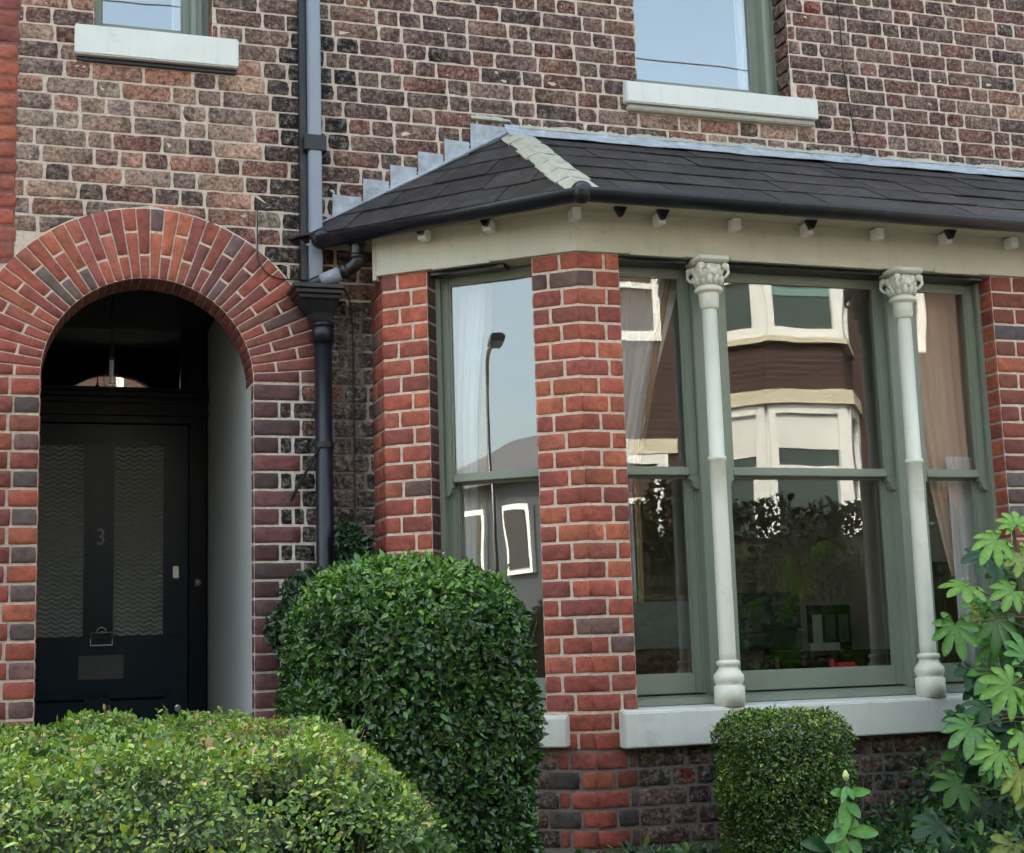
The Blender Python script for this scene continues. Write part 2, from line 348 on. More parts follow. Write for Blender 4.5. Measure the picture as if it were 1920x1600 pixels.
# ================================================================ THE HOUSE
H = empty('terraced_house', (2.5, 0, 0), 'dark brick terraced house with arched doorway, slate roofed bay window and sage green sashes', 'house')
CH = .085; Z0 = 0.004
ARC = (.4825, 2.90); RI, RO = .483, .822
XA, XB = 0., .965
UW = [(.215, .771, 4.605, 6.25), (3.02, 3.951, 4.59, 6.25)]          # upper windows: s0, s1, z0, z1
def blocked(z, ro=RO, margin=0.):
    b = []
    if z < ARC[1]: b.append((XA, XB))
    elif z < ARC[1] + ro: d = math.sqrt(ro ** 2 - (z - ARC[1]) ** 2); b.append((ARC[0] - d, ARC[0] + d))
    for s0, s1, z0, z1 in UW:
        if z0 < z < z1: b.append((s0, s1))
    if .6 < z < 3.55: b.append((1.56, 5.2))
    return sorted(b)
def intervals(z, s0, s1, ro=RO):
    out = []; a = s0
    for b0, b1 in blocked(z, ro):
        if b0 > a: out.append((a, min(b0, s1)))
        a = max(a, b1)
    if a < s1: out.append((a, s1))
    return out
WX0, WX1, WZ1 = -.135, 6.3, 5.4
bk = Bricks(); red = Bricks(); mo = Mortar()
def arch_edge(zm):
    dm = math.sqrt(max(0, RO ** 2 - (zm - ARC[1]) ** 2))
    def g(x, z):
        if abs(abs(x - ARC[0]) - dm) > .012: return x
        d = math.sqrt(max(0, (RO + .008) ** 2 - max(0, z - ARC[1]) ** 2)); return ARC[0] + (d if x > ARC[0] else -d)
    return g
k = int(.45 / CH)
while k * CH + Z0 < WZ1:
    z = k * CH + Z0; zm = z + CH / 2
    # brown facework
    for a, b in intervals(zm, WX0 if zm > 3.40 else -.02, WX1):
        pat = [[2, 1, 2, 2, 1, 2, 1], [1, 2, 1, 1, 1, 2, 1, 2], [2, 2, 1, 2, 1, 1]][k % 3]
        if zm < ARC[1] and a < XB + .01 and a > .5:      # red quoins beside the doorway
            L1 = .222 if k % 2 else .118
            c = pick(DRED) * (1.0 + .3 * (k % 2)); P = [W0.p(a, 0, z + J / 2), W0.p(a + L1, 0, z + J / 2), W0.p(a + L1, 0, z + CH - J / 2), W0.p(a, 0, z + CH - J / 2)]
            red.quad(P, W0.N, .006, c, .6)
            if L1 < .2: bk.quad([p + Vector((.126, 0, 0)) * (1 if i in (0, 3) else 0) + Vector((.062, 0, 0)) * (1 if i in (1, 2) else 0) for i, p in enumerate(P)], W0.N, .004, pick(SOOT), .9); a = a + .19
            else: a = a + L1 + J * .6
        if b <= XA + .001: continue
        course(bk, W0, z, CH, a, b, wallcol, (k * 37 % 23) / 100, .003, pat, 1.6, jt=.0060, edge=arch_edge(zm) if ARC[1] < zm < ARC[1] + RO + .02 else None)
    # red left pier
    if zm < 3.40:
        d = XA
        if zm > ARC[1]: d = ARC[0] - math.sqrt(max(0, RO ** 2 - (zm - ARC[1]) ** 2))
        if k % 2: course(red, W0, z, CH, -.50, min(d, 0), lambda x, zz: pick(RED) * .8, .1, .008, [2], .6)
        else:
            course(red, W0, z, CH, -.50, min(d, 0) - .115, lambda x, zz: pick(RED) * .8, 0, .008, [2], .6)
            if zm < ARC[1]: red.quad([W0.p(-.110, 0, z + J / 2), W0.p(0, 0, z + J / 2), W0.p(0, 0, z + CH - J / 2), W0.p(-.110, 0, z + CH - J / 2)], W0.N, .007, pick([(.13, .085, .075), (.10, .065, .06), (.16, .08, .07)]), 1.)
    k += 1
z = .4
while z < WZ1:
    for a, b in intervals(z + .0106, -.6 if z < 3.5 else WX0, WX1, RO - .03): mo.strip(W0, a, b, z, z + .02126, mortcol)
    z += .02125
# arch rings
NV = 38
for i in range(NV):
    a0, a1 = math.pi * i / NV, math.pi * (i + 1) / NV; am = (a0 + a1) / 2
    def pt(r, a): return Vector((ARC[0] + r * math.cos(a), 0, ARC[1] + r * math.sin(a)))
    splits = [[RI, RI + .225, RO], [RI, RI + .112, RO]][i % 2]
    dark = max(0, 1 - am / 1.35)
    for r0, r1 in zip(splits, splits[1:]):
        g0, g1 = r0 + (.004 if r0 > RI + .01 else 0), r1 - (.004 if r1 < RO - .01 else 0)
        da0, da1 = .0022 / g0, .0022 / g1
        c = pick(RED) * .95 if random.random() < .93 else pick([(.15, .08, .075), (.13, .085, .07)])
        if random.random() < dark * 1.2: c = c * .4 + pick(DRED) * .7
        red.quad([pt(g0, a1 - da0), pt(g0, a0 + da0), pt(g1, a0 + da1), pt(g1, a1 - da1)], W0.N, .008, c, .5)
    mo.poly([pt(RI, a1) + Vector((0, -.003, 0)), pt(RI, a0) + Vector((0, -.003, 0)), pt(RO + .004, a0) + Vector((0, -.003, 0)), pt(RO + .004, a1) + Vector((0, -.003, 0))], (.70, .56, .46))
    # soffit bricks, a brick deep
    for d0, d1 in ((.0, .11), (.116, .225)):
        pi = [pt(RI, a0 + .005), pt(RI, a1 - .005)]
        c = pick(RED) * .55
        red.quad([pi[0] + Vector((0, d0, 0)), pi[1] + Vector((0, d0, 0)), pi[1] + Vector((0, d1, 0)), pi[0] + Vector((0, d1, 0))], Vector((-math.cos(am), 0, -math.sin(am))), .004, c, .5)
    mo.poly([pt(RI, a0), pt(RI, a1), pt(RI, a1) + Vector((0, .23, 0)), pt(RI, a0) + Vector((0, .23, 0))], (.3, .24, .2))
# doorway reveals (thin brick return), upper window reveals
def reveal(s, z0, z1, depth, face, pal, n0=0., f=W0, ch=CH, zz=Z0, mcol=None, bks=None, dz=0):
    g = Fr(f.p(s, n0, 0)[:2], f.ang + (-math.pi / 2 if face > 0 else math.pi / 2))   # face>0: looks toward +s
    kk = int((z0 - zz) / ch)
    while kk * ch + zz < z1 - .02:
        a, b = max(z0, kk * ch + zz), min(z1, (kk + 1) * ch + zz)
        if b - a > .03:
            c = pick(pal); lo, hi = (-depth, 0.) if face > 0 else (0., depth)
            if face > 0: lo, hi = 0., depth; g2 = Fr(f.p(s, n0 - depth, 0)[:2], f.ang - math.pi / 2 + math.pi) if False else g
            P = []
            inw = -f.N
            A = f.p(s, n0, 0); B = A + inw * depth
            nrm = f.T * face
            q = [A, B] if face < 0 else [B, A]
            if face < 0: q = [B, A]
            else: q = [A, B]
            P = [q[0] + Vector((0, 0, a + J / 2)), q[1] + Vector((0, 0, a + J / 2)), q[1] + Vector((0, 0, b - J / 2)), q[0] + Vector((0, 0, b - J / 2))]
            (bks or red).quad(P, nrm, .004, c, .7)
        kk += 1
    A = f.p(s, n0, 0); B = A - f.N * depth
    mo.poly([A + Vector((0, 0, z0)), B + Vector((0, 0, z0)), B + Vector((0, 0, z1)), A + Vector((0, 0, z1))], mcol or (.4, .32, .27))
reveal(XB, .85, 2.90, .05, -1, DRED, mcol=(.5, .4, .35)); reveal(XA, .85, 2.90, .05, 1, RED)
for s0, s1, z0, z1 in UW: reveal(s1, z0, z1, .13, -1, BROWN + RED[2:3], bks=bk); reveal(s0, z0, z1, .13, 1, BROWN, bks=bk)

# ---- bay walls
P0, P1 = Vector((1.544, -.25)), Vector((2.309, -.85)); CANG = math.atan2(P1.y - P0.y, P1.x - P0.x)
CA = Fr(P0, CANG); CL = (P1 - P0).length; FB = Fr((0, -.85)); SIDE = Fr((1.544, 0), -math.pi / 2)
BH = .0824; BZ = 3.383 - BH * 40          # bay courses hang from the fascia
XE = 4.97                                   # end of the bay front
RIGHT = Fr((XE, -.85), math.pi / 2)
bay_piers = []
def baycol(u, v):
    if random.random() < .06: return pick([(.16, .085, .07), (.16, .095, .08), (.12, .06, .055)])
    return pick(RED) * random.uniform(.85, 1.08)
def dwarf(u, v): return pick(DWARF) if random.random() < .85 else pick(RED) * .5
bm_ = (.68, .54, .44)
DMORT = (.19, .165, .145)
for k in range(8, 40):
    z = BZ + k * BH; odd = k % 2; above_sill = z + BH / 2 > 1.17  # red pier courses above sill level, dark dwarf wall courses below
    dz = .32 + .0 * k
    def run(f, cuts, cols, bks=red, prot=.0045, rough=.7):
        for (a, b), c in zip(zip(cuts, cuts[1:]), cols):
            a2, b2 = a + (J / 2 if a != cuts[0] else 0), b - (J / 2 if b != cuts[-1] else 0); zj = random.uniform(-.001, .001)
            bks.quad([f.p(a2, 0, z + J / 2 + zj), f.p(b2, 0, z + J / 2 + zj), f.p(b2, 0, z + BH - J / 2 + zj), f.p(a2, 0, z + BH - J / 2 + zj)], f.N, prot * random.uniform(.8, 1.2), c, rough)
    cw, cx_ = baycol(0, 0), baycol(0, 0); jt_ = random.uniform(-.008, .008)
    if above_sill:
        run(SIDE, [.02, .25 * (.45 if odd else .72), .255], [baycol(0, 0) * .7, cw * .75])
        run(CA, [-.004, .23 * (.36 if odd else .64) + jt_, .23], [cw, baycol(0, 0)])
        w1, w2 = (.63, .66) if odd else (.35, .40)
        run(CA, [.755, .755 + .217 * w1 + jt_, CL + .003], [baycol(0, 0), cx_]); run(FB, [2.306, 2.309 + .202 * w2 + jt_, 2.511], [cx_ * random.uniform(.85, 1.1), baycol(0, 0)])
        course(red, FB, z, BH, 4.521, XE, lambda a, b: baycol(a, b) * .75 if random.random() < .75 else pick([(.11, .09, .09), (.14, .11, .10)]), .117 * odd, .0045, [2, 1, 2], .7)
    else:
        run(SIDE, [.02, .25 * (.45 if odd else .72), .255], [pick(DWARF), pick(DWARF)], bk)
        course(bk, CA, z, BH, -.004, .80 - .05 * odd, dwarf, .1 * odd, .005, [2, 1, 2, 2], 1.6)
        run(CA, [.80 - .05 * odd, .80 + (.10 if odd else .05), CL + .003], [pick(DWARF) if odd else baycol(0, 0) * .8, cx_], rough=1.); run(FB, [2.306, 2.46 - .06 * odd, 2.50], [cx_ * .9, dwarf(0, 0)], rough=1.)
        course(bk, FB, z, BH, 2.50, XE, dwarf, .08 * odd, .005, [2, 1, 2, 2, 1], 1.6)
    course(red, RIGHT, z, BH, 0, .85, baycol, .1 * odd, .0045, [2, 1], .6)
for f, a, b in ((SIDE, 0, .25), (CA, 0, .23), (CA, .755, CL), (FB, 2.309, 2.511), (FB, 4.521, XE), (RIGHT, 0, .85)): mo.strip(f, a, b, 1.17, 3.383, bm_ if f is not SIDE else (.3, .24, .2))
for f, a, b in ((SIDE, 0, .25), (CA, 0, CL), (FB, 2.309, XE), (RIGHT, 0, .85)): mo.strip(f, a, b, .4, 1.17, DMORT)
reveal(.23, 1.32, 3.383, .10, 1, [(.10, .04, .035), (.07, .035, .03)], f=CA, ch=BH, zz=BZ); reveal(.755, 1.32, 3.383, .1, -1, RED, f=CA, ch=BH, zz=BZ)
reveal(2.511, 1.32, 3.383, .12, 1, RED, f=FB, ch=BH, zz=BZ); reveal(4.521, 1.32, 3.383, .12, -1, [c for c in RED], f=FB, ch=BH, zz=BZ)
bk.build('brick_wall', 'brick', H); red.build('red_brickwork', 'smooth_brick', H); mo.build('mortar', H)
# solid body of the house behind the facework (keeps light out of the rooms, throws the house's shadow)
bm = bmesh.new()
TH = .30
box(bm, W0, -.60, XA - .001, -TH, -.02, .4, 2.9); 
for (a, b, c_, d) in ((XB + .012, 1.56, .4, 2.9), (1.31, 1.56, 2.9, 3.73), (1.56, XE, 3.5, 3.73), (XE, 6.3, .4, 3.73), (-.60, 6.3, 3.73, 4.59), (-.60, .215, 4.59, 6.25), (.771, 3.02, 4.59, 6.25), (3.951, 6.3, 4.59, 6.25), (-.6, 6.3, 6.25, 8.4)): box(bm, W0, a, b, -TH, -.02, c_, d)
box(bm, W0, 6.3, 6.6, -9, -.02, .4, 8.4); box(bm, W0, -.9, -.6, -9, -.02, .4, 8.4); box(bm, W0, -.6, 6.3, -9.3, -9, .4, 8.4)
obj('wall_core', bm, 'plain_brick', H)
bm = bmesh.new(); box(bm, W0, 6.3, 6.6, -.02, .006, .4, 8.4); box(bm, W0, -.13, 6.3, -.02, .006, 5.41, 8.4)
for s0, s1, z0, z1 in UW: pass
bmesh.ops.delete(bm, geom=[], context='FACES')
# upper wall above the laid bricks, cut round the windows
bm.free(); bm = bmesh.new()
for (a, b, c_, d) in ((6.3, 6.6, .4, 8.4), (-.9, .215, 5.41, 8.4), (.215, .771, 6.25, 8.4), (.771, 3.02, 5.41, 8.4), (3.02, 3.951, 6.25, 8.4), (3.951, 6.3, 5.41, 8.4)): box(bm, W0, a, b, -.02, .005, c_, d)
obj('upper_wall', bm, 'plain_brick', H)
bm = bmesh.new()
for s in (1, -1):
    e, r_ = (.35, 8.3) if s > 0 else (-9.6, 8.3)
v = [bm.verts.new(p) for p in ((-.9, -.35, 8.3), (6.6, -.35, 8.3), (6.6, 4.5, 10.9), (-.9, 4.5, 10.9), (-.9, 9.4, 8.3), (6.6, 9.4, 8.3), (-.9, -.35, 8.2), (6.6, -.35, 8.2), (6.6, 9.4, 8.2), (-.9, 9.4, 8.2))]
for q in ((0, 1, 2, 3), (3, 2, 5, 4), (6, 9, 8, 7), (0, 6, 7, 1), (4, 5, 8, 9), (0, 3, 4, 9, 6), (1, 7, 8, 5, 2)): bm.faces.new([v[i] for i in q])
obj('main_roof', bm, 'far_slate', H)

# ---- porch
bm = bmesh.new(); box(bm, W0, XB - .003, XB + .009, -1.93, -.052, .84, 2.9); box(bm, W0, XB - .003, XB + .009, -1.93, -.234, 2.9, 3.56); box(bm, W0, -.29, -.28, -1.93, -.30, .84, 3.56); box(bm, W0, -.28, 0.0, -.31, -.30, .84, 2.9)
obj('porch_wall', bm, 'porch_plaster', H)
bm = bmesh.new(); ns = 24
def vault(cx, r0, r1, y0, y1, zc):
    for i in range(ns):
        a0, a1 = math.pi * i / ns, math.pi * (i + 1) / ns
        v = [bm.verts.new((cx + r0 * math.cos(a), y, zc + r1 * math.sin(a))) for a, y in ((a0, y0), (a1, y0), (a1, y1), (a0, y1))]; bm.faces.new(v)
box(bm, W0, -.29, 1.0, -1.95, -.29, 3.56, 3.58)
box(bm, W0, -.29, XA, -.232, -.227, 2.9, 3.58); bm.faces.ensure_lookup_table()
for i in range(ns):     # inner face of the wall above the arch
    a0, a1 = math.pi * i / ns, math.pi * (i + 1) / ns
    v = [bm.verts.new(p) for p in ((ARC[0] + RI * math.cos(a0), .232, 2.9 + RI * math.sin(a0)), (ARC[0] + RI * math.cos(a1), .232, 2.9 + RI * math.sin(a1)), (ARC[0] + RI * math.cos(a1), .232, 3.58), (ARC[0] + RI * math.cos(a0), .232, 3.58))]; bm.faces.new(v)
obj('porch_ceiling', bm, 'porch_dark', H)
bm = bmesh.new(); box(bm, W0, -.6, 1.3, -2.2, .35, .6, .85); box(bm, W0, -.4, 1.2, .35, .65, .4, .70); obj('doorstep', bm, 'sill_paint', H, bevel=.01)
# door frame with transom and fanlight
bm = bmesh.new(); Dp = -1.9
for a, b in ((.852, .950), (-.27, -.171)): box(bm, W0, a, b, Dp - .09, Dp + .03, .85, 3.56, .004); box(bm, W0, a + .012, a + .030, Dp + .03, Dp + .042, .85, 3.0)
box(bm, W0, -.18, .86, Dp - .08, Dp + .02, 2.99, 3.20)
for zc, pr in ((3.0, .045), (3.045, .06), (3.12, .05), (3.155, .07), (3.19, .055)): box(bm, W0, -.18, .965 if zc > 3.04 else .86, Dp + .02, Dp + pr, zc - .012, zc + .010, .004)
box(bm, W0, .80, .86, Dp - .07, Dp + .02, 3.2, 3.56); box(bm, W0, -.2, -.1, Dp - .07, Dp + .02, 3.2, 3.56)
df = obj('door_frame', bm, 'frame_black', H)
bm = bmesh.new(); box(bm, W0, -.1, .8, Dp - .034, Dp - .030, 3.2, 3.56); bmesh.ops.rotate(bm, cent=(0, 1.93, 3.2), matrix=Matrix.Rotation(R(4), 3, 'X'), verts=bm.verts[:]); obj('fanlight', bm, 'fan_glass', df)
bm = bmesh.new(); lathe(bm, 0, 0, [(.022, 0), (.022, .006), (.014, .010), (.012, .016)]); bmesh.ops.transform(bm, matrix=Matrix.Translation((.900, 1.868, 2.05)) @ Matrix.Rotation(R(90), 4, 'X'), verts=bm.verts[:])
tag(obj('door_bell', bm, 'brass', df, smooth=False), 'small round brass bell push')
# door leaf
bm = bmesh.new(); DT = .045; XL, XR = -.165, .846
def db(a, b, c_, d, n=0., bev=.003): box(bm, W0, a, b, Dp - DT, Dp + n, c_, d, bev)
ST = [(XL, -.05), (.271, .412), (.718, XR)]
for a, b in ST: db(a, b, 1.74, 2.874)
db(XL, XR, 2.8745, 2.984); db(XL, XR, 1.433, 1.7395); db(XL, XR, .86, 1.02)
for a, b in ST: db(a, b, 1.0205, 1.4325)
for a, b in ((-.05, .271), (.412, .718)):
    box(bm, W0, a, b, Dp - .03, Dp - .014, 1.02, 1.433)
    for z0, z1 in ((1.385, 1.433), (1.02, 1.05)): extr(bm, W0, [(Dp - .014, z0), (Dp + .012, z0 + .015), (Dp + .018, z1 - .004), (Dp - .014, z1)], a + .002, b - .002)
    for x0, x1 in ((a, a + .02), (b - .02, b)): box(bm, W0, x0, x1, Dp - .014, Dp + .006, 1.05, 1.385)
    for x0, x1 in ((a, a + .012), (b - .012, b)): box(bm, W0, x0, x1, Dp - .02, Dp - .004, 1.752, 2.862)
    for z0 in (1.74, 2.862): box(bm, W0, a, b, Dp - .02, Dp - .004, z0, z0 + .012)
box(bm, W0, XL + .1, XR - .1, Dp, Dp + .022, 1.415, 1.440, .006)
door = obj('front_door', bm, 'door_paint', H)
for a, b in ((-.05, .271), (.412, .718)):
    bm = bmesh.new(); box(bm, W0, a, b, Dp - .026, Dp - .018, 1.745, 2.87); obj('glass_panel', bm, 'ripple_glass', door)
bm = bmesh.new(); box(bm, W0, .237, .485, Dp + .001, Dp + .009, 1.508, 1.643, .003); box(bm, W0, .262, .460, Dp + .009, Dp + .015, 1.545, 1.605, .003)
box(bm, W0, .352, .372, Dp + .015, Dp + .022, 1.538, 1.548, .002)
for i in range(12): box(bm, W0, .245 + i * .02, .253 + i * .02, Dp + .009, Dp + .0115, 1.617, 1.632, .001)
obj('letterbox', bm, 'iron_plate', door)
bm = bmesh.new(); tube(bm, [(.300, 1.88, 1.772), (.300, 1.874, 1.70), (.42, 1.874, 1.70), (.42, 1.88, 1.772)], .0045, 8); tube(bm, [(.288, 1.884, 1.772), (.432, 1.884, 1.772)], .004, 8)
tube(bm, [(.36 + .026 * math.cos(a), 1.885, 1.772 + .03 * math.sin(a)) for a in np.linspace(0, math.pi, 12)], .004, 8)
bmesh.ops.create_uvsphere(bm, u_segments=12, v_segments=8, radius=.009, matrix=Matrix.Translation((.362, 1.878, 1.774)))
obj('door_knocker', bm, 'steel', door, smooth=True)
bm = bmesh.new(); box(bm, W0, .758, .796, Dp + .001, Dp + .010, 2.075, 2.150, .008); tube(bm, [(.777, 1.892, 2.122), (.777, 1.882, 2.122)], .013, 16); obj('latch_lock', bm, 'steel', door)
bm = bmesh.new(); lathe(bm, 0, 0, [(.019, 0), (.019, .005), (.012, .007)]); bmesh.ops.transform(bm, matrix=Matrix.Translation((.792, 1.900, 1.33)) @ Matrix.Rotation(R(90), 4, 'X'), verts=bm.verts[:])
box(bm, W0, .789, .795, Dp + .007, Dp + .009, 1.318, 1.342); obj('keyhole_plate', bm, 'steel', door)
bm = bmesh.new(); tube(bm, [(.690, 1.91, 2.092), (.690, 1.897, 2.092)], .006, 10); obj('spy_hole', bm, 'steel', door)
tcu = bpy.data.curves.new('t', 'FONT'); tcu.body = '3'; tcu.size = .135; tcu.extrude = .003; tcu.align_x = 'CENTER'
to = bpy.data.objects.new('t', tcu); COL.objects.link(to); me = bpy.data.meshes.new_from_object(to); bpy.data.objects.remove(to)
me.transform(Matrix.Translation((.352, 1.896, 2.278)) @ Matrix.Rotation(R(90), 4, 'X') @ Matrix.Scale(.8, 4, (1, 0, 0))); link('house_number', me, 'dull_steel', door)
# hall behind the fanlight
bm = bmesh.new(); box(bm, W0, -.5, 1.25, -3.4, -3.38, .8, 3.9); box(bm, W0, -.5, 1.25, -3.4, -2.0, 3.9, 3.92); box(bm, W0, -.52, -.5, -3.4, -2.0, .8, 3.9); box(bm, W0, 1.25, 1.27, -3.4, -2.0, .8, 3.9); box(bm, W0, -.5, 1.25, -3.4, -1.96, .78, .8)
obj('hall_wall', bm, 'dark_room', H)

# ---- sash windows
def sash_window(f, g, s0, s1, z0, zm, z1, st=.048, fr=.05, gm='bay_glass', label=None, top=.05, bot=.085, horns=(1, 1), sillh=.045, left=None):
    """f frame, g = glass plane (n), s0..s1 glass of the upper sash, z0 bottom of lower glass, zm meeting rail centre, z1 top of upper glass"""
    a, b = s0 - st, s1 + st
    bm = bmesh.new(); zt = z1 + top; zb = z0 - bot
    for x0, x1 in ((a - fr, a), (b, b + fr)):
        box(bm, f, x0, x1, g - .12, g + .045, zb - sillh, zt + .03, .003)
        inn = x1 if x0 < a - .001 and x1 <= a + 1e-6 else x0
        sgn = 1 if inn == x1 else -1
        box(bm, f, min(inn - sgn * .016, inn + sgn * .010), max(inn - sgn * .016, inn + sgn * .010), g + .045, g + .060, zb - .005, zt + .02, .003)      # outer bead
        box(bm, f, min(inn, inn + sgn * .012), max(inn, inn + sgn * .012), g - .030, g - .019, zb, zm - .025)        # parting bead
    box(bm, f, a, b, g - .12, g + .045, zt, zt + .03, .003)
    extr(bm, f, [(g - .12, zb - sillh), (g + .085, zb - sillh), (g + .085, zb - .018), (g - .12, zb)], a, b)
    win = obj('window', bm, 'sage_paint', H); tag(win, label)
    def sash(nm, n0, zl, zh, rb, rt, horn, mat):
        bm = bmesh.new(); n1 = n0 + .038
        for x0, x1 in ((a, s0), (s1, b)): box(bm, f, x0 + .001, x1 - .001, n0, n1, zl, zh, .003)
        box(bm, f, s0, s1, n0 + .001, n1 - .001, zl, zl + rb, .003); box(bm, f, s0, s1, n0 + .001, n1 - .001, zh - rt, zh, .003)
        for x0, x1 in ((s0, s0 + .007), (s1 - .007, s1)): box(bm, f, x0, x1, n0 + .012, n1 - .008, zl + rb, zh - rt)    # glazing bead
        for zz in (zl + rb, zh - rt - .007): box(bm, f, s0 + .007, s1 - .007, n0 + .012, n1 - .008, zz, zz + .007)
        if horn:
            for k, (x0, x1) in enumerate(((a, s0), (s1, b))):
                if horns[k]:
                    w_ = x1 - x0; q = [(0, 0), (w_, 0), (w_, -.018), (w_ * .72, -.030), (w_ * .68, -.046), (w_ * .4, -.062), (0, -.066)]
                    q = [((x0 + u) if k == 0 else (x1 - u), zl + v) for u, v in q]
                    va = [bm.verts.new(f.p(u, n0 + .002, v)) for u, v in q]; vb = [bm.verts.new(f.p(u, n1 - .002, v)) for u, v in q]
                    bm.faces.new(va); bm.faces.new(vb[::-1])
                    for i in range(len(q)): j = (i + 1) % len(q); bm.faces.new((va[i], vb[i], vb[j], va[j]))
        o = obj(nm, bm, 'sage_paint', win)
        bm = bmesh.new(); box(bm, f, s0, s1, n0 + .016, n0 + .019, zl + rb, zh - rt); obj('pane', bm, gm, win)
        return o
    sash('upper_sash', g - .017, zm - .014, zt - .001, .032, top, True, gm)
    sash('lower_sash', g - .017 - .047, zb, zm + .016, bot, .034, False, gm)
    return win
GF = .15
# front lights of the bay (n is measured out of the bay's front plane)
for s0, s1, lb, hn in ((2.554, 2.879, 'narrow sash window left of the two white columns', (0, 1)), (3.106, 3.933, 'wide middle sash window between the two white columns', (1, 1)), (4.158, 4.460, 'narrow sash window right of the two white columns', (1, 1))):
    sash_window(FB, -GF, s0, s1, 1.467, 2.394, 3.326, .047, .060 if s0 != 2.554 else .05, 'bay_glass', lb, .040, .085, hn)
sash_window(CA, -.15, .285, .715, 1.466, 2.400, 3.340, .040, .035, 'side_glass', 'sash window in the angled side of the bay', .040, .085, (1, 1))
# upper windows (their lower sashes show)
for i, (s0, s1, z0, z1) in enumerate(UW):
    sash_window(W0, -.17, s0 + (.04 if i == 0 else .0), s1 - .125, z0 + .105, 5.45, 6.15, .045, .045, 'upper_glass', ['small upper window above the arched doorway', 'large upper window above the bay roof'][i], .04, .085)
    bm = bmesh.new(); box(bm, W0, s0, s1, -.16, -.02, 6.25, 6.3); box(bm, W0, s1 - .04, s1, -.26, -.15, z0, z1); obj('window_head', bm, 'sage_paint', H)
# ---- sills
for s0, s1, z0, z1, lb in ((.126, .893, 4.445, 4.603, 'painted stone sill under the small upper window'), (2.935, 4.085, 4.460, 4.588, 'painted stone sill under the large upper window')):
    bm = bmesh.new(); box(bm, W0, s0, s1, -.2, .055, z0, z1, .006, slope=.012); tag(obj('window_sill', bm, 'sill_paint', H), lb)
bm = bmesh.new(); box(bm, W0, .14, .885, -.02, .022, 4.424, 4.4445, .002); obj('sill_bedding_and_shade', bm, 'black_plastic', H)  # near-black strip painted in for the shadow under the small upper sill
bm = bmesh.new(); box(bm, W0, 2.95, 4.07, -.02, .035, 4.425, 4.456, .006); obj('sill_bedding_and_shade', bm, 'cement', H)
bm = bmesh.new(); extr(bm, FB, [(-.26, 1.168), (.075, 1.168), (.075, 1.318), (.06, 1.325), (-.26, 1.348)], 2.420, 4.62); tag(obj('bay_sill', bm, 'sill_paint', H, bevel=.005, seg=2), 'long white sill under the front bay windows')
bm = bmesh.new(); extr(bm, CA, [(-.22, 1.180), (.06, 1.180), (.06, 1.305), (.05, 1.312), (-.22, 1.335)], .13, .860); tag(obj('bay_sill', bm, 'sill_paint', H, bevel=.005, seg=2), 'white sill under the angled bay window')
# ---- columns
for cx, lb in ((2.952, 'left cream column of the bay'), (3.992, 'right cream column of the bay')):
    cy = -.866; sq = 1.
    bm = bmesh.new(); lathe(bm, cx, cy, [(.038, 1.52), (.0385, 1.56), (.0370, 2.2), (.0365, 2.425), (.041, 2.428), (.043, 2.437), (.041, 2.447), (.0358, 2.450), (.0345, 3.150)], 32)
    co = tag(obj('column', bm, 'column_paint', H, smooth=True), lb)
    bm = bmesh.new(); lathe(bm, cx, cy, [(.069, 1.325), (.069, 1.412), (.062, 1.416), (.058, 1.419), (.066, 1.430), (.0695, 1.447), (.067, 1.463), (.056, 1.476), (.046, 1.488), (.043, 1.500), (.050, 1.506), (.054, 1.514), (.050, 1.524), (.040, 1.528)], 32); obj('base', bm, 'column_paint', co, smooth=True)
    bm = bmesh.new(); lathe(bm, cx, cy, [(.036, 3.135), (.042, 3.138), (.043, 3.150), (.046, 3.155), (.047, 3.205), (.047, 3.212), (.062, 3.216), (.067, 3.226), (.062, 3.238), (.050, 3.246), (.050, 3.262), (.056, 3.285), (.070, 3.300), (.072, 3.31), (.056, 3.345)], 32)
    box(bm, W0, cx - .078, cx + .078, -cy - .078, -cy + .078, 3.350, 3.379, .005)
    for dx in (-1, 1):
        for dy in (-1, 1):      # corner scrolls and leaves
            c0 = Vector((cx + dx * .061, cy + dy * .061, 3.326))
            for q, rr in ((0, .019), (1, .012)):
                bmesh.ops.create_uvsphere(bm, u_segments=12, v_segments=8, radius=rr, matrix=Matrix.Translation(c0 + Vector((dx * .006 * q, dy * .006 * q, -.012 * q + .004))) @ Matrix.Diagonal((1, 1, .85, 1)))
            tube(bm, curvepts([(cx + dx * .042, cy + dy * .042, 3.272), (cx + dx * .062, cy + dy * .062, 3.282), (cx + dx * .071, cy + dy * .071, 3.304), (cx + dx * .058, cy + dy * .058, 3.328)], 5), .007, 8)
    for k in range(16):
        a = k * math.pi / 8; r_ = .064; bmesh.ops.create_uvsphere(bm, u_segments=8, v_segments=6, radius=.016 if k % 2 else .012, matrix=Matrix.Translation((cx + r_ * math.cos(a), cy + r_ * math.sin(a), 3.30 + .022 * (k % 2))) @ Matrix.Diagonal((.9, .9, 1.25, 1)))
    for k in range(12):
        a = k * math.pi / 6 + .2; tube(bm, [(cx + .052 * math.cos(a), cy + .052 * math.sin(a), 3.25), (cx + .064 * math.cos(a), cy + .064 * math.sin(a), 3.272), (cx + .074 * math.cos(a), cy + .074 * math.sin(a), 3.287)], [.012, .012, .005], 6)
    obj('capital', bm, 'column_paint', co, smooth=True)
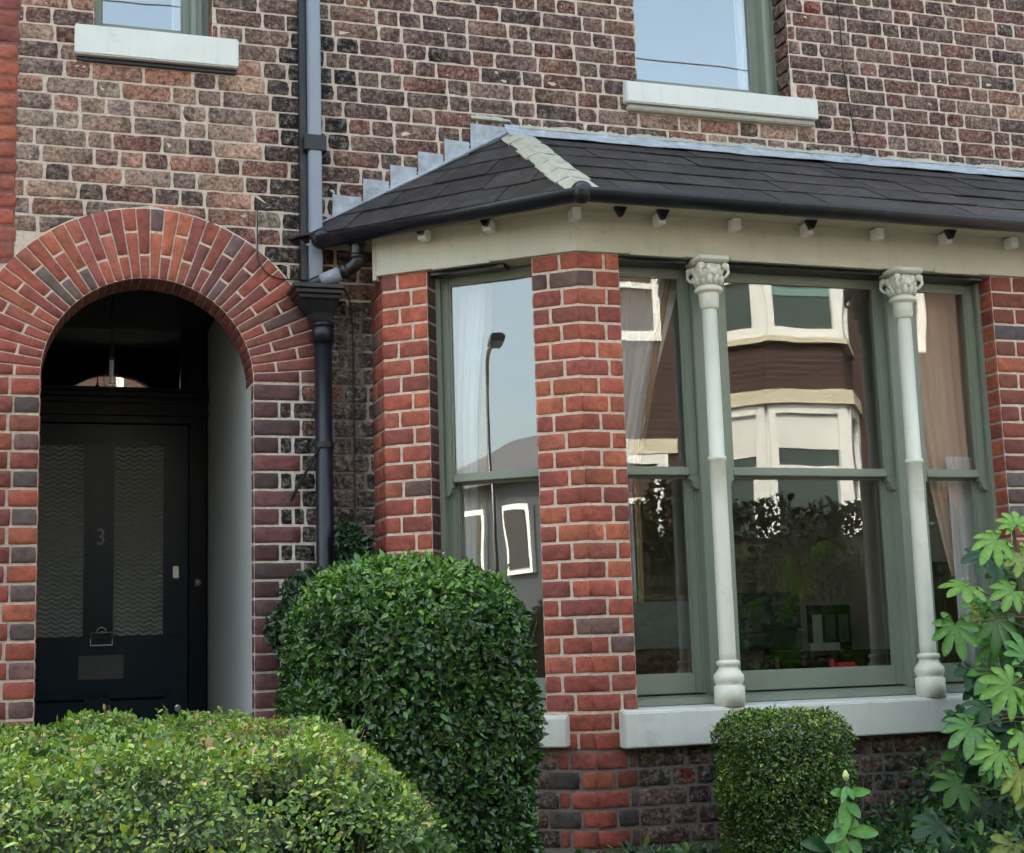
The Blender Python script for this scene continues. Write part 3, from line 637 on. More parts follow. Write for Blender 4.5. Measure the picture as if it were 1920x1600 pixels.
# ---- fascia, lintel soffit, little mouldings
bm = bmesh.new()
FZ0, FZ1 = 3.381, 3.60
def miter(offs): # outer corner of cant and front faces at an outward offset
    t = math.tan(-CANG / 2) * offs; return t
o_ = .022; v = []
tl = [CA.p(-.022, -.25, 0), CA.p(-.022, o_, 0), CA.p(CL + miter(o_), o_, 0), FB.p(XE + .02, o_, 0), FB.p(XE + .02, -.25, 0), FB.p(2.309 + .09, -.25, 0)]
lo = [bm.verts.new(p + Vector((0, 0, FZ0))) for p in tl]; hi = [bm.verts.new(p + Vector((0, 0, FZ1))) for p in tl]
for i in range(6): j = (i + 1) % 6; bm.faces.new((lo[i], lo[j], hi[j], hi[i]))
bm.faces.new(lo[::-1]); bm.faces.new(hi); 
box(bm, CA, -.045, -.0225, -.26, o_ - .004, FZ0 - .02, FZ1 - .02)
obj('fascia', bm, 'cream_paint', H, bevel=.003)
for f, a, b in ((CA, .27, .56), (FB, 2.56, 2.83), (FB, 3.07, 3.89), (FB, 4.18, 4.44)):
    bm = bmesh.new(); box(bm, f, a, b, o_, o_ + .008, FZ0 - .006, FZ0 + .012, .002); obj('lintel_moulding', bm, 'cream_paint', H); bm = bmesh.new(); box(bm, f, a - .04, b + .05, -.15 if f is FB else -.10, -.02, FZ0 - .020, FZ0 - .001); obj('lintel', bm, 'black_plastic', H)
# ---- slate roof of the bay
EZ, TZ = 3.605, 4.235; EC = Vector((2.25, -1.06)); EL = Vector((1.14, 0.0)); AP = Vector((2.30, 0))
sv = []; 
def slates(name, origin, T, up, width, length, rows, clips, parent, shift0=0.):
    """origin: left end of eave, T along eave, up: unit vector up the slope"""
    bm = bmesh.new(); lay = bm.verts.layers.float_color.new('col'); nrm = T.cross(up).normalized(); ex = length / rows
    for r in range(rows + 1):
        s = -.3 + (r % 2) * .13 + shift0; y0 = r * ex
        while s < width + .3:
            w_ = .27 * random.uniform(.9, 1.08); jy = random.uniform(-.010, .008); lift = random.uniform(0, .006)
            c = np.array((.019, .0155, .0150)) * random.uniform(.6, 1.5); c = c * np.array((1 + random.uniform(-.05, .1), 1, 1 + random.uniform(-.05, .15)))
            if random.random() < .06: c = c * 2.2
            q = []
            for (a, d) in ((s + .002, y0 + jy), (s + w_ - .002, y0 + jy + random.uniform(-.009, .009)), (s + w_ - .002, y0 + ex * 1.9), (s + .002, y0 + ex * 1.9)):
                top = d < y0 + ex * .5; hgt = (.012 if top else .000) + lift
                for th in (0, -.007): q.append(origin + T * a + up * d + nrm * (hgt + th))
            v = [bm.verts.new(p) for p in q]
            for x in v: x[lay] = (*c, 1)
            # v: 0,1 bl top/bot ; 2,3 br ; 4,5 tr ; 6,7 tl
            for f_ in ((0, 2, 4, 6), (7, 5, 3, 1), (0, 1, 3, 2), (2, 3, 5, 4), (6, 7, 1, 0), (4, 5, 7, 6)): bm.faces.new([v[i] for i in f_])
            s += w_
    for co, no in clips: bmesh.ops.bisect_plane(bm, geom=bm.verts[:] + bm.edges[:] + bm.faces[:], plane_co=co, plane_no=no, clear_outer=True)
    # bed below
    return obj(name, bm, 'slate', parent)
hipv = Vector((AP.x - EC.x, AP.y - EC.y, TZ - EZ)).normalized(); A3 = Vector((AP.x, 0, TZ)); E3 = Vector((EC.x, EC.y, EZ)); L3 = Vector((EL.x, 0, EZ))
upf = Vector((0, -EC.y, TZ - EZ)); lf = upf.length; upf.normalize(); hn = Vector((0, 0, 1)).cross(hipv).normalized()   # points to -x side? fixed below
if hn.x > 0: hn = -hn
slates('slate_roof', Vector((EC.x, EC.y, EZ)), Vector((1, 0, 0)), upf, 3.6, lf, 5, [(E3, hn), (Vector((0, .0, 0)), Vector((0, 1, 0))), (Vector((5.75, 0, 0)), Vector((1, 0, 0)))], H)
Tc = (E3 - L3).normalized(); nc = Tc.cross(A3 - L3).normalized(); nc = nc if nc.z > 0 else -nc; upc = nc.cross(Tc).normalized(); upc = upc if upc.z > 0 else -upc
hc = (A3 - L3).dot(upc)
slates('slate_roof', L3.copy(), Tc, upc, (E3 - L3).length, hc, 5, [(E3, -hn), (Vector((0, 0, 0)), Vector((0, 1, 0)))], H, .1)
bm = bmesh.new()      # roof boards beneath the slates
for tri in ((L3, E3, A3), (E3, Vector((5.75, EC.y, EZ)), Vector((5.75, 0, TZ)), A3)):
    nn = (tri[1] - tri[0]).cross(tri[2] - tri[0]).normalized(); nn = nn if nn.z > 0 else -nn
    a = [bm.verts.new(p - nn * .002) for p in tri]; b = [bm.verts.new(p - nn * .03) for p in tri]; bm.faces.new(a); bm.faces.new(b[::-1])
    for i in range(len(a)): j = (i + 1) % len(a); bm.faces.new((a[i], b[i], b[j], a[j]))
obj('roof_board', bm, 'black_plastic', H)
bm = bmesh.new()    # closing soffit above the fascia
pts_ = [L3 + Vector((.05, -.02, -.02)), E3 + Vector((.05, .06, -.02)), Vector((5.7, -1.0, EZ - .02)), Vector((5.7, -.01, EZ - .02))]
a = [bm.verts.new(p) for p in pts_]; b = [bm.verts.new(p + Vector((0, 0, -.012))) for p in pts_]; bm.faces.new(a); bm.faces.new(b[::-1])
for i in range(4): j = (i + 1) % 4; bm.faces.new((a[i], b[i], b[j], a[j]))
obj('soffit', bm, 'cream_paint', H)
# cement hip
bm = bmesh.new(); nf = Vector((1, 0, 0)).cross(upf); side_f = Vector((1, 0, 0)); nseg = 7
up_h = (nf + nc).normalized(); hipL = (A3 - E3).length
for i in range(nseg):
    t0, t1 = i / nseg - .02, (i + 1) / nseg; e0, e1 = E3 + hipv * hipL * t0, E3 + hipv * hipL * t1
    lt = (-Tc + hipv * Tc.dot(hipv)).normalized(); rt = (Vector((1, 0, 0)) - hipv * hipv.x).normalized()
    wl = .058 + random.uniform(-.006, .006); wr = .095 + random.uniform(-.008, .008); lift = .040 - .010 * 1
    row = []
    for e, lf_ in ((e0, .008), (e1, .002)):
        row.append([e + lt * wl + nc * (.016 + lf_ * .5), e + up_h * (.024 + lf_ * .5), e + rt * wr + nf * (.016 + lf_ * .5), e + rt * wr + nf * .002, e + lt * wl + nc * .002])
    va = [bm.verts.new(p) for p in row[0]]; vb = [bm.verts.new(p) for p in row[1]]
    for k in range(5): j = (k + 1) % 5; bm.faces.new((va[k], va[j], vb[j], vb[k]))
    bm.faces.new(va[::-1]); bm.faces.new(vb)
bmesh.ops.subdivide_edges(bm, edges=bm.edges[:], cuts=2, use_grid_fill=True)
for v_ in bm.verts: v_.co += Vector((random.uniform(-.003, .003), random.uniform(-.003, .003), random.uniform(-.003, .002)))
obj('hip_cement', bm, 'cement', H)
# lead flashing
bm = bmesh.new()
nx = 60
for i in range(nx):
    x0, x1 = 2.26 + i * (3.4 / nx), 2.26 + (i + 1) * (3.4 / nx)
    def prof(x):
        j = .006 * math.sin(x * 9) + .004 * math.sin(x * 23); return [(x, -.010, TZ + .045 + j), (x, -.014, TZ + .028 + j), (x, -.050, TZ - .004 + j * .5), (x, -.092 + j, TZ - .030)]
    a = [bm.verts.new(p) for p in prof(x0)]; b = [bm.verts.new(p) for p in prof(x1)]
    for k in range(3): bm.faces.new((a[k], b[k], b[k + 1], a[k + 1]))
bmesh.ops.remove_doubles(bm, verts=bm.verts[:], dist=.0005)
bmesh.ops.solidify(bm, geom=bm.faces[:], thickness=.003)
steps = [(1.350, 1.505, 3.850), (1.505, 1.645, 3.942), (1.645, 1.790, 4.024), (1.790, 1.930, 4.106), (1.930, 2.070, 4.182), (2.070, 2.290, 4.278)]
for x0, x1, zt in steps:
    zl = EZ + .0 + (x0 - EL.x) * (TZ - EZ) / (AP.x - EL.x) ; zr = EZ + (x1 - EL.x) * (TZ - EZ) / (AP.x - EL.x)
    q = [(x0 + .004, zl), (x1 - .006, zr), (x1 - .003, zt - .006), (x0 + .006, zt)]
    a = [bm.verts.new((x, -.0135, z)) for x, z in q]; b = [bm.verts.new((x, -.006, z)) for x, z in q]; bm.faces.new(a); bm.faces.new(b[::-1])
    for i in range(4): j = (i + 1) % 4; bm.faces.new((a[i], b[i], b[j], a[j]))
# rolled lead edge running down the roof at the wall
dl = (A3 - L3).normalized()
tube(bm, [L3 + dl * .16 + Vector((0, -.02, .010)), L3 + dl * .75 + Vector((0, -.02, .012)), A3 + Vector((-.02, -.03, .012))], [.005, .009, .010], 8)
obj('lead_flashing', bm, 'lead', H)
bm = bmesh.new(); prev = None
for i in range(240):
    x = 2.08 + i * .0152; zt = TZ + .062 + .007 * math.sin(i * .31) * math.sin(i * .13) + random.uniform(-.004, .005) + (.028 if x < 2.30 else 0); zb = TZ + .036 + (.03 if x < 2.30 else 0)
    row = [bm.verts.new((x, y, z)) for y, z in ((-.002, zb), (-.016 + random.uniform(-.004, .002), zb + .004), (-.011 + random.uniform(-.004, .003), (zb + zt) / 2), (-.005, zt), (-.001, zt + .002))]
    if prev:
        for k in range(4): bm.faces.new((prev[k], row[k], row[k + 1], prev[k + 1]))
    prev = row
obj('mortar_fillet', bm, 'cement', H)
# ---- gutter with brackets, rafter ends
def gutter_path(off): return [Vector((1.285, -.135, 0)), Vector((EC.x, EC.y, 0)) + Vector((0, -.035, 0)), Vector((5.7, EC.y - .035, 0))]
bm = bmesh.new(); gp = gutter_path(0); rg = .052; gz = 3.585
d1 = (gp[1] - gp[0]).normalized(); d2 = (gp[2] - gp[1]).normalized(); n1 = Vector((d1.y, -d1.x, 0)); n2 = Vector((0, -1, 0)); nm = (n1 + n2).normalized() / max(.2, math.cos((n1.angle(n2)) / 2))
ring = [(math.cos(a) * rg, math.sin(a) * rg * 1.0) for a in np.linspace(math.pi, 2 * math.pi, 13)]; ring = ring + [(x * .92, y * .92) for x, y in ring[::-1]]
rows = []
for p, nn in ((gp[0], n1), (gp[1], nm), (gp[2], n2)): rows.append([bm.verts.new(p + nn * (u + .02) + Vector((0, 0, gz + v_))) for u, v_ in ring])
for a, b in zip(rows, rows[1:]):
    for k in range(len(ring)): j = (k + 1) % len(ring); bm.faces.new((a[k], a[j], b[j], b[k]))
bm.faces.new(rows[0]); bm.faces.new(rows[-1][::-1])
bmesh.ops.create_uvsphere(bm, u_segments=16, v_segments=10, radius=.0515, matrix=Matrix.Translation(gp[1] + nm * .02 + Vector((0, 0, gz - .012))))
bmesh.ops.create_uvsphere(bm, u_segments=16, v_segments=10, radius=.05, matrix=Matrix.Translation(gp[0] + n1 * .02 + Vector((0, 0, gz - .006))))
gut = obj('gutter', bm, 'navy_iron', H, smooth=True)
def onpath(t): # t<1 cant, in world x otherwise
    return t
brk = [(CA, .245), (CA, .57)] + [(FB, x) for x in (2.49, 2.70, 3.465, 4.235)]
for f, s in brk:
    bm = bmesh.new(); q = [(s - .030, 3.572), (s - .007, 3.528), (s + .007, 3.528), (s + .030, 3.572)]
    a = [bm.verts.new(f.p(u, .0885, z)) for u, z in q]; b = [bm.verts.new(f.p(u, .115, z)) for u, z in q]; bm.faces.new(a); bm.faces.new(b[::-1])
    for k in range(4): j_ = (k + 1) % 4; bm.faces.new((a[k], b[k], b[j_], a[j_]))
    obj('gutter_bracket', bm, 'black_plastic', gut)
for f, s in [(CA, .245), (CA, .57), (FB, 2.285), (FB, 2.70), (FB, 3.085), (FB, 3.465), (FB, 3.85), (FB, 4.235), (FB, 4.62)]:
    bm = bmesh.new(); box(bm, f, s - .020, s + .020, .0225, .087, 3.512, 3.565, .002); obj('rafter_end', bm, 'white_frame', H)
# ---- rainwater pipes
bm = bmesh.new(); ov = Vector((1.430, -.255, 0))
tube(bm, curvepts([(1.425, -.235, 3.58), (1.425, -.235, 3.50), (1.425, -.235, 3.455), (1.40, -.22, 3.425), (1.36, -.20, 3.405), (1.235, -.15, 3.352), (1.22, -.14, 3.33)], 6), .033, 18)
tube(bm, [(1.425, -.235, 3.60), (1.425, -.235, 3.535)], .042, 18); tube(bm, [(1.425, -.235, 3.487), (1.425, -.235, 3.462)], .038, 18)
tube(bm, [(1.385, -.212, 3.417), (1.362, -.201, 3.407)], .039, 18)
sw = obj('swan_neck', bm, 'black_plastic', gut, smooth=True)
bm = bmesh.new(); tube(bm, [(1.352, -.197, 3.402), (1.268, -.163, 3.366)], .0345, 18); tag(obj('pipe_section', bm, 'grey_pipe', gut, smooth=True), 'grey section of the swan neck')
bm = bmesh.new(); box(bm, W0, 1.228, 1.292, .018, .082, 3.345, 8.3, .006); sp_ = tag(obj('square_downpipe_and_shade', bm, 'grey_pipe', H), 'square light grey downpipe above the hopper')
bm = bmesh.new(); box(bm, W0, 1.205, 1.315, .001, .088, 4.045, 4.125, .004); obj('pipe_strap', bm, 'navy_iron', sp_)
bm = bmesh.new(); box(bm, W0, 1.190, 1.226, .0, .045, 3.40, 8.3, .004); tag(obj('square_downpipe_and_shade', bm, 'navy_iron', H), 'dark strip painted as the shaded left side of the grey downpipe')  # navy strip stands in for the shaded left face of the square pipe
bm = bmesh.new()
def rect(z, a, b, c_, d): return [bm.verts.new(W0.p(x, n_, z)) for x, n_ in ((a, c_), (b, c_), (b, d), (a, d))]
lv = [rect(3.18, 1.235, 1.325, .03, .12), rect(3.22, 1.222, 1.338, .02, .135), rect(3.275, 1.175, 1.350, .01, .165), rect(3.283, 1.160, 1.356, .01, .175), rect(3.300, 1.158, 1.358, .01, .178), rect(3.304, 1.145, 1.362, .01, .19), rect(3.322, 1.143, 1.364, .01, .192), rect(3.326, 1.128, 1.37, .01, .205), rect(3.348, 1.128, 1.37, .01, .205)]
for a, b in zip(lv, lv[1:]):
    for i in range(4): j = (i + 1) % 4; bm.faces.new((a[i], a[j], b[j], b[i]))
bm.faces.new(lv[0]); bm.faces.new(lv[-1][::-1])
obj('rainwater_hopper', bm, 'navy_iron', H, bevel=.002)
bm = bmesh.new(); tube(bm, [(1.287, -.078, .45), (1.287, -.078, 3.19)], .042, 24)
for z in (3.135, 1.2): tube(bm, [(1.287, -.078, z - .05), (1.287, -.078, z + .04)], .052, 24); tube(bm, [(1.287, -.078, z + .025), (1.287, -.078, z + .045)], .056, 24)
dp = obj('downpipe', bm, 'navy_iron', H, smooth=True)
bm = bmesh.new(); tube(bm, [(1.287, -.078, 2.575), (1.287, -.078, 2.602)], .046, 24); box(bm, W0, 1.27, 1.345, .0, .03, 2.57, 2.605, .002); tube(bm, [(1.262, -.11, 2.58), (1.15, -.025, 2.36), (1.14, -.012, 2.33)], [.006, .009, .004], 8); obj('pipe_bracket', bm, 'cable_black', dp)
# ---- cables
bm = bmesh.new(); tube(bm, curvepts([(.985, -.012, 3.80), (.986, -.012, 3.62), (.988, -.018, 3.50), (1.03, -.02, 3.43), (1.10, -.02, 3.405), (1.19, -.016, 3.41)], 8), .0035, 6)
tube(bm, curvepts([(1.36, -.02, 3.405), (1.40, -.02, 3.38), (1.435, -.018, 3.30), (1.445, -.014, 3.15), (1.445, -.014, 2.6), (1.445, -.014, 2.1)], 8), .0035, 6)
obj('cable', bm, 'cable_black', H)
bm = bmesh.new(); tube(bm, [(4.28, -.009, 5.4), (4.29, -.010, 4.8), (4.32, -.011, 4.5), (4.37, -.011, 4.26)], .003, 6); obj('cable', bm, 'cable_black', H)

# ---- the room behind the bay, and bedrooms behind the upper windows
bm = bmesh.new(); ry = -4.2
box(bm, W0, 1.30, 1.33, ry, -.3, .8, 3.72); box(bm, W0, 5.2, 5.23, ry, -.3, .8, 3.72); box(bm, W0, 1.3, 5.23, ry - .02, ry, .8, 3.72)
rw = obj('room_wall', bm, 'room_wall', H)
bm = bmesh.new(); 
fl = [CA.p(.02, -.06, 0), CA.p(CL, -.06, 0), FB.p(XE - .06, -.06, 0), Vector((5.2, 4.2, 0)), Vector((1.3, 4.2, 0)), Vector((1.3, .3, 0))]
a = [bm.verts.new(p + Vector((0, 0, .80))) for p in fl]; b = [bm.verts.new(p + Vector((0, 0, .78))) for p in fl]; bm.faces.new(a); bm.faces.new(b[::-1])
for i in range(6): j = (i + 1) % 6; bm.faces.new((a[i], b[i], b[j], a[j]))
obj('room_floor', bm, 'room_floor', H)
bm = bmesh.new(); box(bm, W0, 1.31, 5.21, ry, -.28, 3.46, 3.48)
a = [bm.verts.new(p + Vector((0, 0, 3.45))) for p in fl[:3] + [Vector((XE - .06, .3, 0)), Vector((1.56, .3, 0))]]; bm.faces.new(a)
obj('room_ceiling', bm, 'room_ceiling', H)
bm = bmesh.new()     # inside face of the bay piers and dwarf wall
box(bm, FB, 2.45, XE - .05, -.30, -.27, .8, 1.27); box(bm, CA, .05, CL - .08, -.30, -.25, .8, 1.27); box(bm, CA, .0, .2, -.24, -.02, 1.27, 3.4); box(bm, CA, .80, CL - .1, -.24, -.02, 1.27, 3.4); box(bm, FB, 2.36, 2.47, -.24, -.02, 1.2, 3.4); box(bm, FB, 4.62, XE - .03, -.24, -.02, 1.2, 3.4)
obj('inner_wall', bm, 'room_wall', H)
bm = bmesh.new(); box(bm, FB, 2.6, 4.55, -.48, -.275, 1.41, 1.44, .005); obj('window_board', bm, 'dark_wood', H)
bm = bmesh.new()
for a0, b0 in ((-.5, 1.28), (1.6, 6.2)):
    box(bm, W0, a0, b0, -4, -3.98, 4.2, 7.2); box(bm, W0, a0, b0, -4, -.31, 7.2, 7.22); box(bm, W0, a0, b0, -4, -.31, 4.18, 4.2); box(bm, W0, a0 - .02, a0, -4, -.31, 4.2, 7.2); box(bm, W0, b0, b0 + .02, -4, -.31, 4.2, 7.2)
obj('bedroom_wall', bm, 'room_wall', H)

# ================================================================ things in and at the windows
def curtain(name, f, n, s0f, s1f, z0, z1, mat, label, waves=6, amp=.018, seed=0, edge=None):
    """s0f, s1f: functions of height fraction t (0 bottom, 1 top) giving left and right edge"""
    root = empty(name, f.p((s0f(.5) + s1f(.5)) / 2, n, z0), label, 'curtain')
    bm = bmesh.new(); nu, nv = 60, 24; g = []
    for j in range(nv + 1):
        t = j / nv; a, b = s0f(t), s1f(t)
        g.append([bm.verts.new(f.p(a + (b - a) * i / nu, n + amp * math.sin(i / nu * waves * 2 * math.pi + seed + .4 * math.sin(t * 3)) * (.6 + .4 * math.sin(i * .7 + seed)), z0 + (z1 - z0) * t)) for i in range(nu + 1)])
    for j in range(nv):
        for i in range(nu): bm.faces.new((g[j][i], g[j][i + 1], g[j + 1][i + 1], g[j + 1][i]))
    bmesh.ops.solidify(bm, geom=bm.faces[:], thickness=.002)
    obj('cloth', bm, mat, root, smooth=True)
    if edge:
        bm = bmesh.new(); fn, wd = edge; g = []
        for j in range(nv + 1):
            t = j / nv; s = fn(t); g.append([bm.verts.new(f.p(s + wd * (i / 4 - .5), n + .012 + .008 * math.sin(i * 1.5 + t * 4), z0 + (z1 - z0) * t)) for i in range(5)])
        for j in range(nv):
            for i in range(4): bm.faces.new((g[j][i], g[j][i + 1], g[j + 1][i + 1], g[j + 1][i]))
        bmesh.ops.solidify(bm, geom=bm.faces[:], thickness=.002); obj('edging', bm, 'gold_trim', root, smooth=True)
    return root
curtain('curtain', CA, -.245, lambda t: .20, lambda t: .34 + .10 * t ** 1.5 + .02 * math.sin(t * 7), 1.45, 3.38, 'white_net', 'white net curtain in the angled bay window, gold edged', 5, .02, 1, (lambda t: .36 + .10 * t ** 1.5, .04))
curtain('curtain', FB, -.265, lambda t: 2.5, lambda t: 2.64 + .50 * max(0, t - .35) ** 1.1, 1.8, 3.38, 'white_net', 'white swept curtain in the narrow window beside the brick pier', 5, .02, 2, (lambda t: 2.66 + .36 * max(0, t - .35) ** 1.1, .03))
curtain('curtain', FB, -.285, lambda t: 4.20 + .16 * (1 - t) ** 2, lambda t: 4.56, 1.9, 3.38, 'cream_cloth', 'cream pleated curtain in the narrow window right of the columns', 7, .016, 3)
curtain('curtain', FB, -.25, lambda t: 4.36 + .0 * t, lambda t: 4.60, 1.35, 2.5, 'white_net', 'white net hanging low in the narrow window right of the columns', 5, .012, 4)
curtain('curtain', FB, -.42, lambda t: 4.18 + .05 * (1 - t), lambda t: 4.52, 1.30, 1.98, 'brown_cloth', 'brown curtain tied back low behind the leafy shrub', 4, .03, 5)
for i, (s0, s1, z0, z1) in enumerate(UW):
    curtain('curtain', W0, -.30, lambda t, q=s1: q - .17, lambda t, q=s1: q - .02, z0 + .1, z1, 'white_net', ['pale curtain edge in the small upper window', 'pale curtain edge in the large upper window'][i], 3, .01, 6 + i)

def shoots(n, sdf, lo, hi, parent, cols, ln=.05, mat='hedge_leaf'):
    P, G, D = sample_sdf(sdf, lo, hi, n * 3, .03, 1.); P, G = P[:n], G[:n]; V_, F_, C_ = [], [], []; bm = bmesh.new()
    for p, g in zip(P, G):
        if g[2] < -.2: continue
        d = Vector(g) + Vector((random.gauss(0, .4), random.gauss(0, .4), .5)); d.normalize(); L_ = random.uniform(.4, 1.) * ln; a = Vector(p) - d * .02; tube(bm, [a, a + d * (L_ + .02)], [.0014, .0008], 4, cap=False)
        for k in range(random.randint(2, 5)): blade(V_, F_, C_, a + d * (.02 + L_ * (k + 1) / 5), a + d * (.02 + L_ * (k + 1) / 5) + (d * .6 + Vector((random.gauss(0, 1), random.gauss(0, 1), random.gauss(0, .6)))).normalized() * random.uniform(.012, .022), .0055, np.array(random.choice(cols)), Vector((0, -.3, 1)), 3)
    meshraw('stray_shoots', V_, F_, np.array(C_), mat, parent)['kind'] = 'stuff'; tag(obj('twigs', bm, 'stalk', parent), kind='stuff')
def place(u, v, y):      # helper: a point of the room or garden seen at photograph position (u, v) at depth y
    d = cr * ((u - 960) / 2728.6) + cu * ((800 - v) / 2728.6) + cf; t = (y + 6.849) / d.y; return Vector((0, -6.849, 1.6)) + d * t
T0 = empty('television', (4.05, 1.0, .8), 'large dark television seen through the middle window', 'television')
a, b = place(1380, 1112, .9), place(1508, 1250, .9)
bm = bmesh.new(); box(bm, W0, a.x, b.x, -.95, -.90, b.z + .1, a.z, .008); obj('casing', bm, 'black_plastic', T0)
bm = bmesh.new(); box(bm, W0, a.x + .015, b.x - .015, -.899, -.897, b.z + .115, a.z - .015); obj('screen', bm, 'dark_fabric', T0)
bm = bmesh.new(); box(bm, W0, (a.x + b.x) / 2 - .03, (a.x + b.x) / 2 + .03, -.95, -.92, .82, b.z + .12); box(bm, W0, a.x + .1, b.x - .1, -1.05, -.8, .802, .82); obj('stand', bm, 'black_plastic', T0)
a, b = place(1512, 1222, 1.2), place(1668, 1300, 1.2)
DK = empty('desk', ((a.x + b.x) / 2, 1.3, .8), 'dark red brown writing desk behind the middle window', 'desk')
bm = bmesh.new(); box(bm, W0, a.x, b.x + .1, -1.7, -1.15, a.z - .03, a.z, .004); obj('desk_top', bm, 'dark_wood', DK)
for x in (a.x + .05, b.x): bm = bmesh.new(); box(bm, W0, x, x + .05, -1.65, -1.2, .80, a.z - .031, .004); obj('leg', bm, 'dark_wood', DK)
bm = bmesh.new(); box(bm, W0, a.x + .1, b.x, -1.23, -1.21, a.z - .25, a.z - .031); obj('front_panel', bm, 'dark_wood', DK)
dz = a.z
c1, c2 = place(1522, 1135, 1.35), place(1614, 1205, 1.35)
MN = empty('picture_frame', ((c1.x + c2.x) / 2, 1.4, dz), 'black frame of three pictures leaning on the desk', 'picture frame')
bm = bmesh.new(); mf = Fr((c1.x, 1.40), R(8)); wd = c2.x - c1.x; box(bm, mf, 0, wd, -.02, 0, dz + .001, c1.z, .003); obj('frame', bm, 'black_plastic', MN)
for k in range(3): bm = bmesh.new(); box(bm, mf, wd * (.08 + .31 * k), wd * (.30 + .31 * k), .001, .003, dz + .05, c1.z - .06); obj('picture', bm, 'paper' if k == 0 else 'grey_cabinet', MN)
p1 = place(1565, 1197, 1.2); bm = bmesh.new(); box(bm, Fr((p1.x, 1.3), R(5)), -.12, .10, -.03, 0, dz + .001, dz + .05, .002); tag(obj('paper_stack', bm, 'paper', smooth=False), 'white stack of paper on the dark desk before the black picture frame', 'paper')
p2 = place(1585, 1248, -.45); bm = bmesh.new()
box(bm, W0, p2.x - .06, p2.x + .06, .42, .48, 1.441, 1.492, .015); box(bm, W0, p2.x - .082, p2.x - .062, .44, .46, 1.441, 1.51, .005); tag(obj('toy_truck', bm, 'red_plastic'), 'small red toy on the inner sill of the middle window', 'toy')
a, b = place(1150, 1118, .6), place(1300, 1215, .6)
CB = empty('cabinet', ((a.x + b.x) / 2, .8, .8), 'grey green low cabinet behind the left front window', 'cabinet')
bm = bmesh.new(); box(bm, W0, a.x, b.x, -1.0, -.6, b.z, a.z - .03, .004); obj('carcase', bm, 'grey_cabinet', CB); bm = bmesh.new(); box(bm, W0, a.x - .02, b.x + .02, -1.02, -.58, a.z - .029, a.z, .004); obj('top', bm, 'dark_wood', CB)
bm = bmesh.new(); box(bm, W0, a.x + .03, b.x - .03, -.98, -.62, .802, b.z - .001); obj('plinth', bm, 'dark_wood', CB)
# pendant in the porch
PL = empty('pendant_lamp', (.359, 1.0, 3.45), 'bare clear bulb pendant hanging in the dark porch', 'lamp')
bm = bmesh.new(); tube(bm, [(.359, 1, 3.54), (.359, 1, 3.26)], .004, 8); obj('flex', bm, 'cable_black', PL)
bm = bmesh.new(); lathe(bm, .359, 1., [(.006, 3.275), (.014, 3.262), (.016, 3.205), (.018, 3.20), (.018, 3.19)], 16); obj('lamp_holder', bm, 'dull_steel', PL, smooth=True)
bm = bmesh.new(); lathe(bm, .359, 1., [(.014, 3.19), (.016, 3.175), (.030, 3.14), (.041, 3.10), (.043, 3.08), (.038, 3.055), (.024, 3.038), (.004, 3.033)], 24); obj('bulb', bm, 'bulb_clear', PL, smooth=True)
bm = bmesh.new(); tube(bm, [(.359, 1, 3.185), (.359, 1, 3.06)], .011, 8); obj('glint_tube', bm, 'white_frame', PL)  # white tube painted in for the bright vertical highlight on the bulb

# neighbour's red brick house at the far left
NB = empty('neighbour_house', (-1.5, 0, 0), 'red brick neighbouring house at the far left edge', 'house')
rn = Bricks(); m2 = Mortar()
k = int(3.45 / .08)
while k * .08 < 5.4:
    course(rn, W0, k * .08, .08, -.60, -.128 + (.0 if k % 2 else .012), lambda a, b: pick(RED) * random.uniform(.75, 1.05), .11 * (k % 2), .006, [2, 1], 1.2); k += 1
m2.strip(W0, -.60, -.125, 3.42, 5.4, (.22, .09, .07), .004)
rn.build('brick_wall', 'smooth_brick', NB); m2.build('mortar', NB)
bm = bmesh.new(); box(bm, W0, -7, -.9, -9, -.02, .4, 8.4); box(bm, W0, -.9, -.6, -.019, .0, .4, 8.4); obj('house_wall', bm, 'far_brick', NB)
bm = bmesh.new(); v = [bm.verts.new(p) for p in ((-7, -.35, 8.41), (-.91, -.35, 8.41), (-.91, 4.5, 10.9), (-7, 4.5, 10.9), (-7, 9.4, 8.41), (-.91, 9.4, 8.41))]
for q in ((0, 1, 2, 3), (3, 2, 5, 4), (0, 3, 4), (1, 5, 2), (0, 4, 5, 1)): bm.faces.new([v[i] for i in q])
obj('roof', bm, 'far_slate', NB)

# ================================================================ ground and street
def sheet(name, x0, x1, y0, y1, z, mat):
    bm = bmesh.new(); v = [bm.verts.new(p) for p in ((x0, y0, z), (x1, y0, z), (x1, y1, z), (x0, y1, z))]; bm.faces.new(v); o = obj(name, bm, mat); o['kind'] = 'structure'; return o
sheet('ground', -400, 400, -400, 400, -.012, 'soil'); sheet('road', -60, 60, -9.2, -5.9, 0.0, 'asphalt')
bm = bmesh.new(); box(bm, W0, -60, 60, 4.75, 5.9, -.01, .12, .01); tag(obj('pavement', bm, 'paving'), kind='structure')
bm = bmesh.new(); box(bm, W0, -60, 60, 9.2, 10.0, -.01, .12, .01); tag(obj('pavement', bm, 'paving'), kind='structure')
bm = bmesh.new(); box(bm, W0, -.9, 6.6, -.01, 4.3, -.01, .66); tag(obj('garden_soil', bm, 'soil'), kind='structure')
bm = bmesh.new(); box(bm, W0, -60, 60, 10.2, 30, -.01, 1.2); tag(obj('terrace_bank', bm, 'soil'), kind='structure')
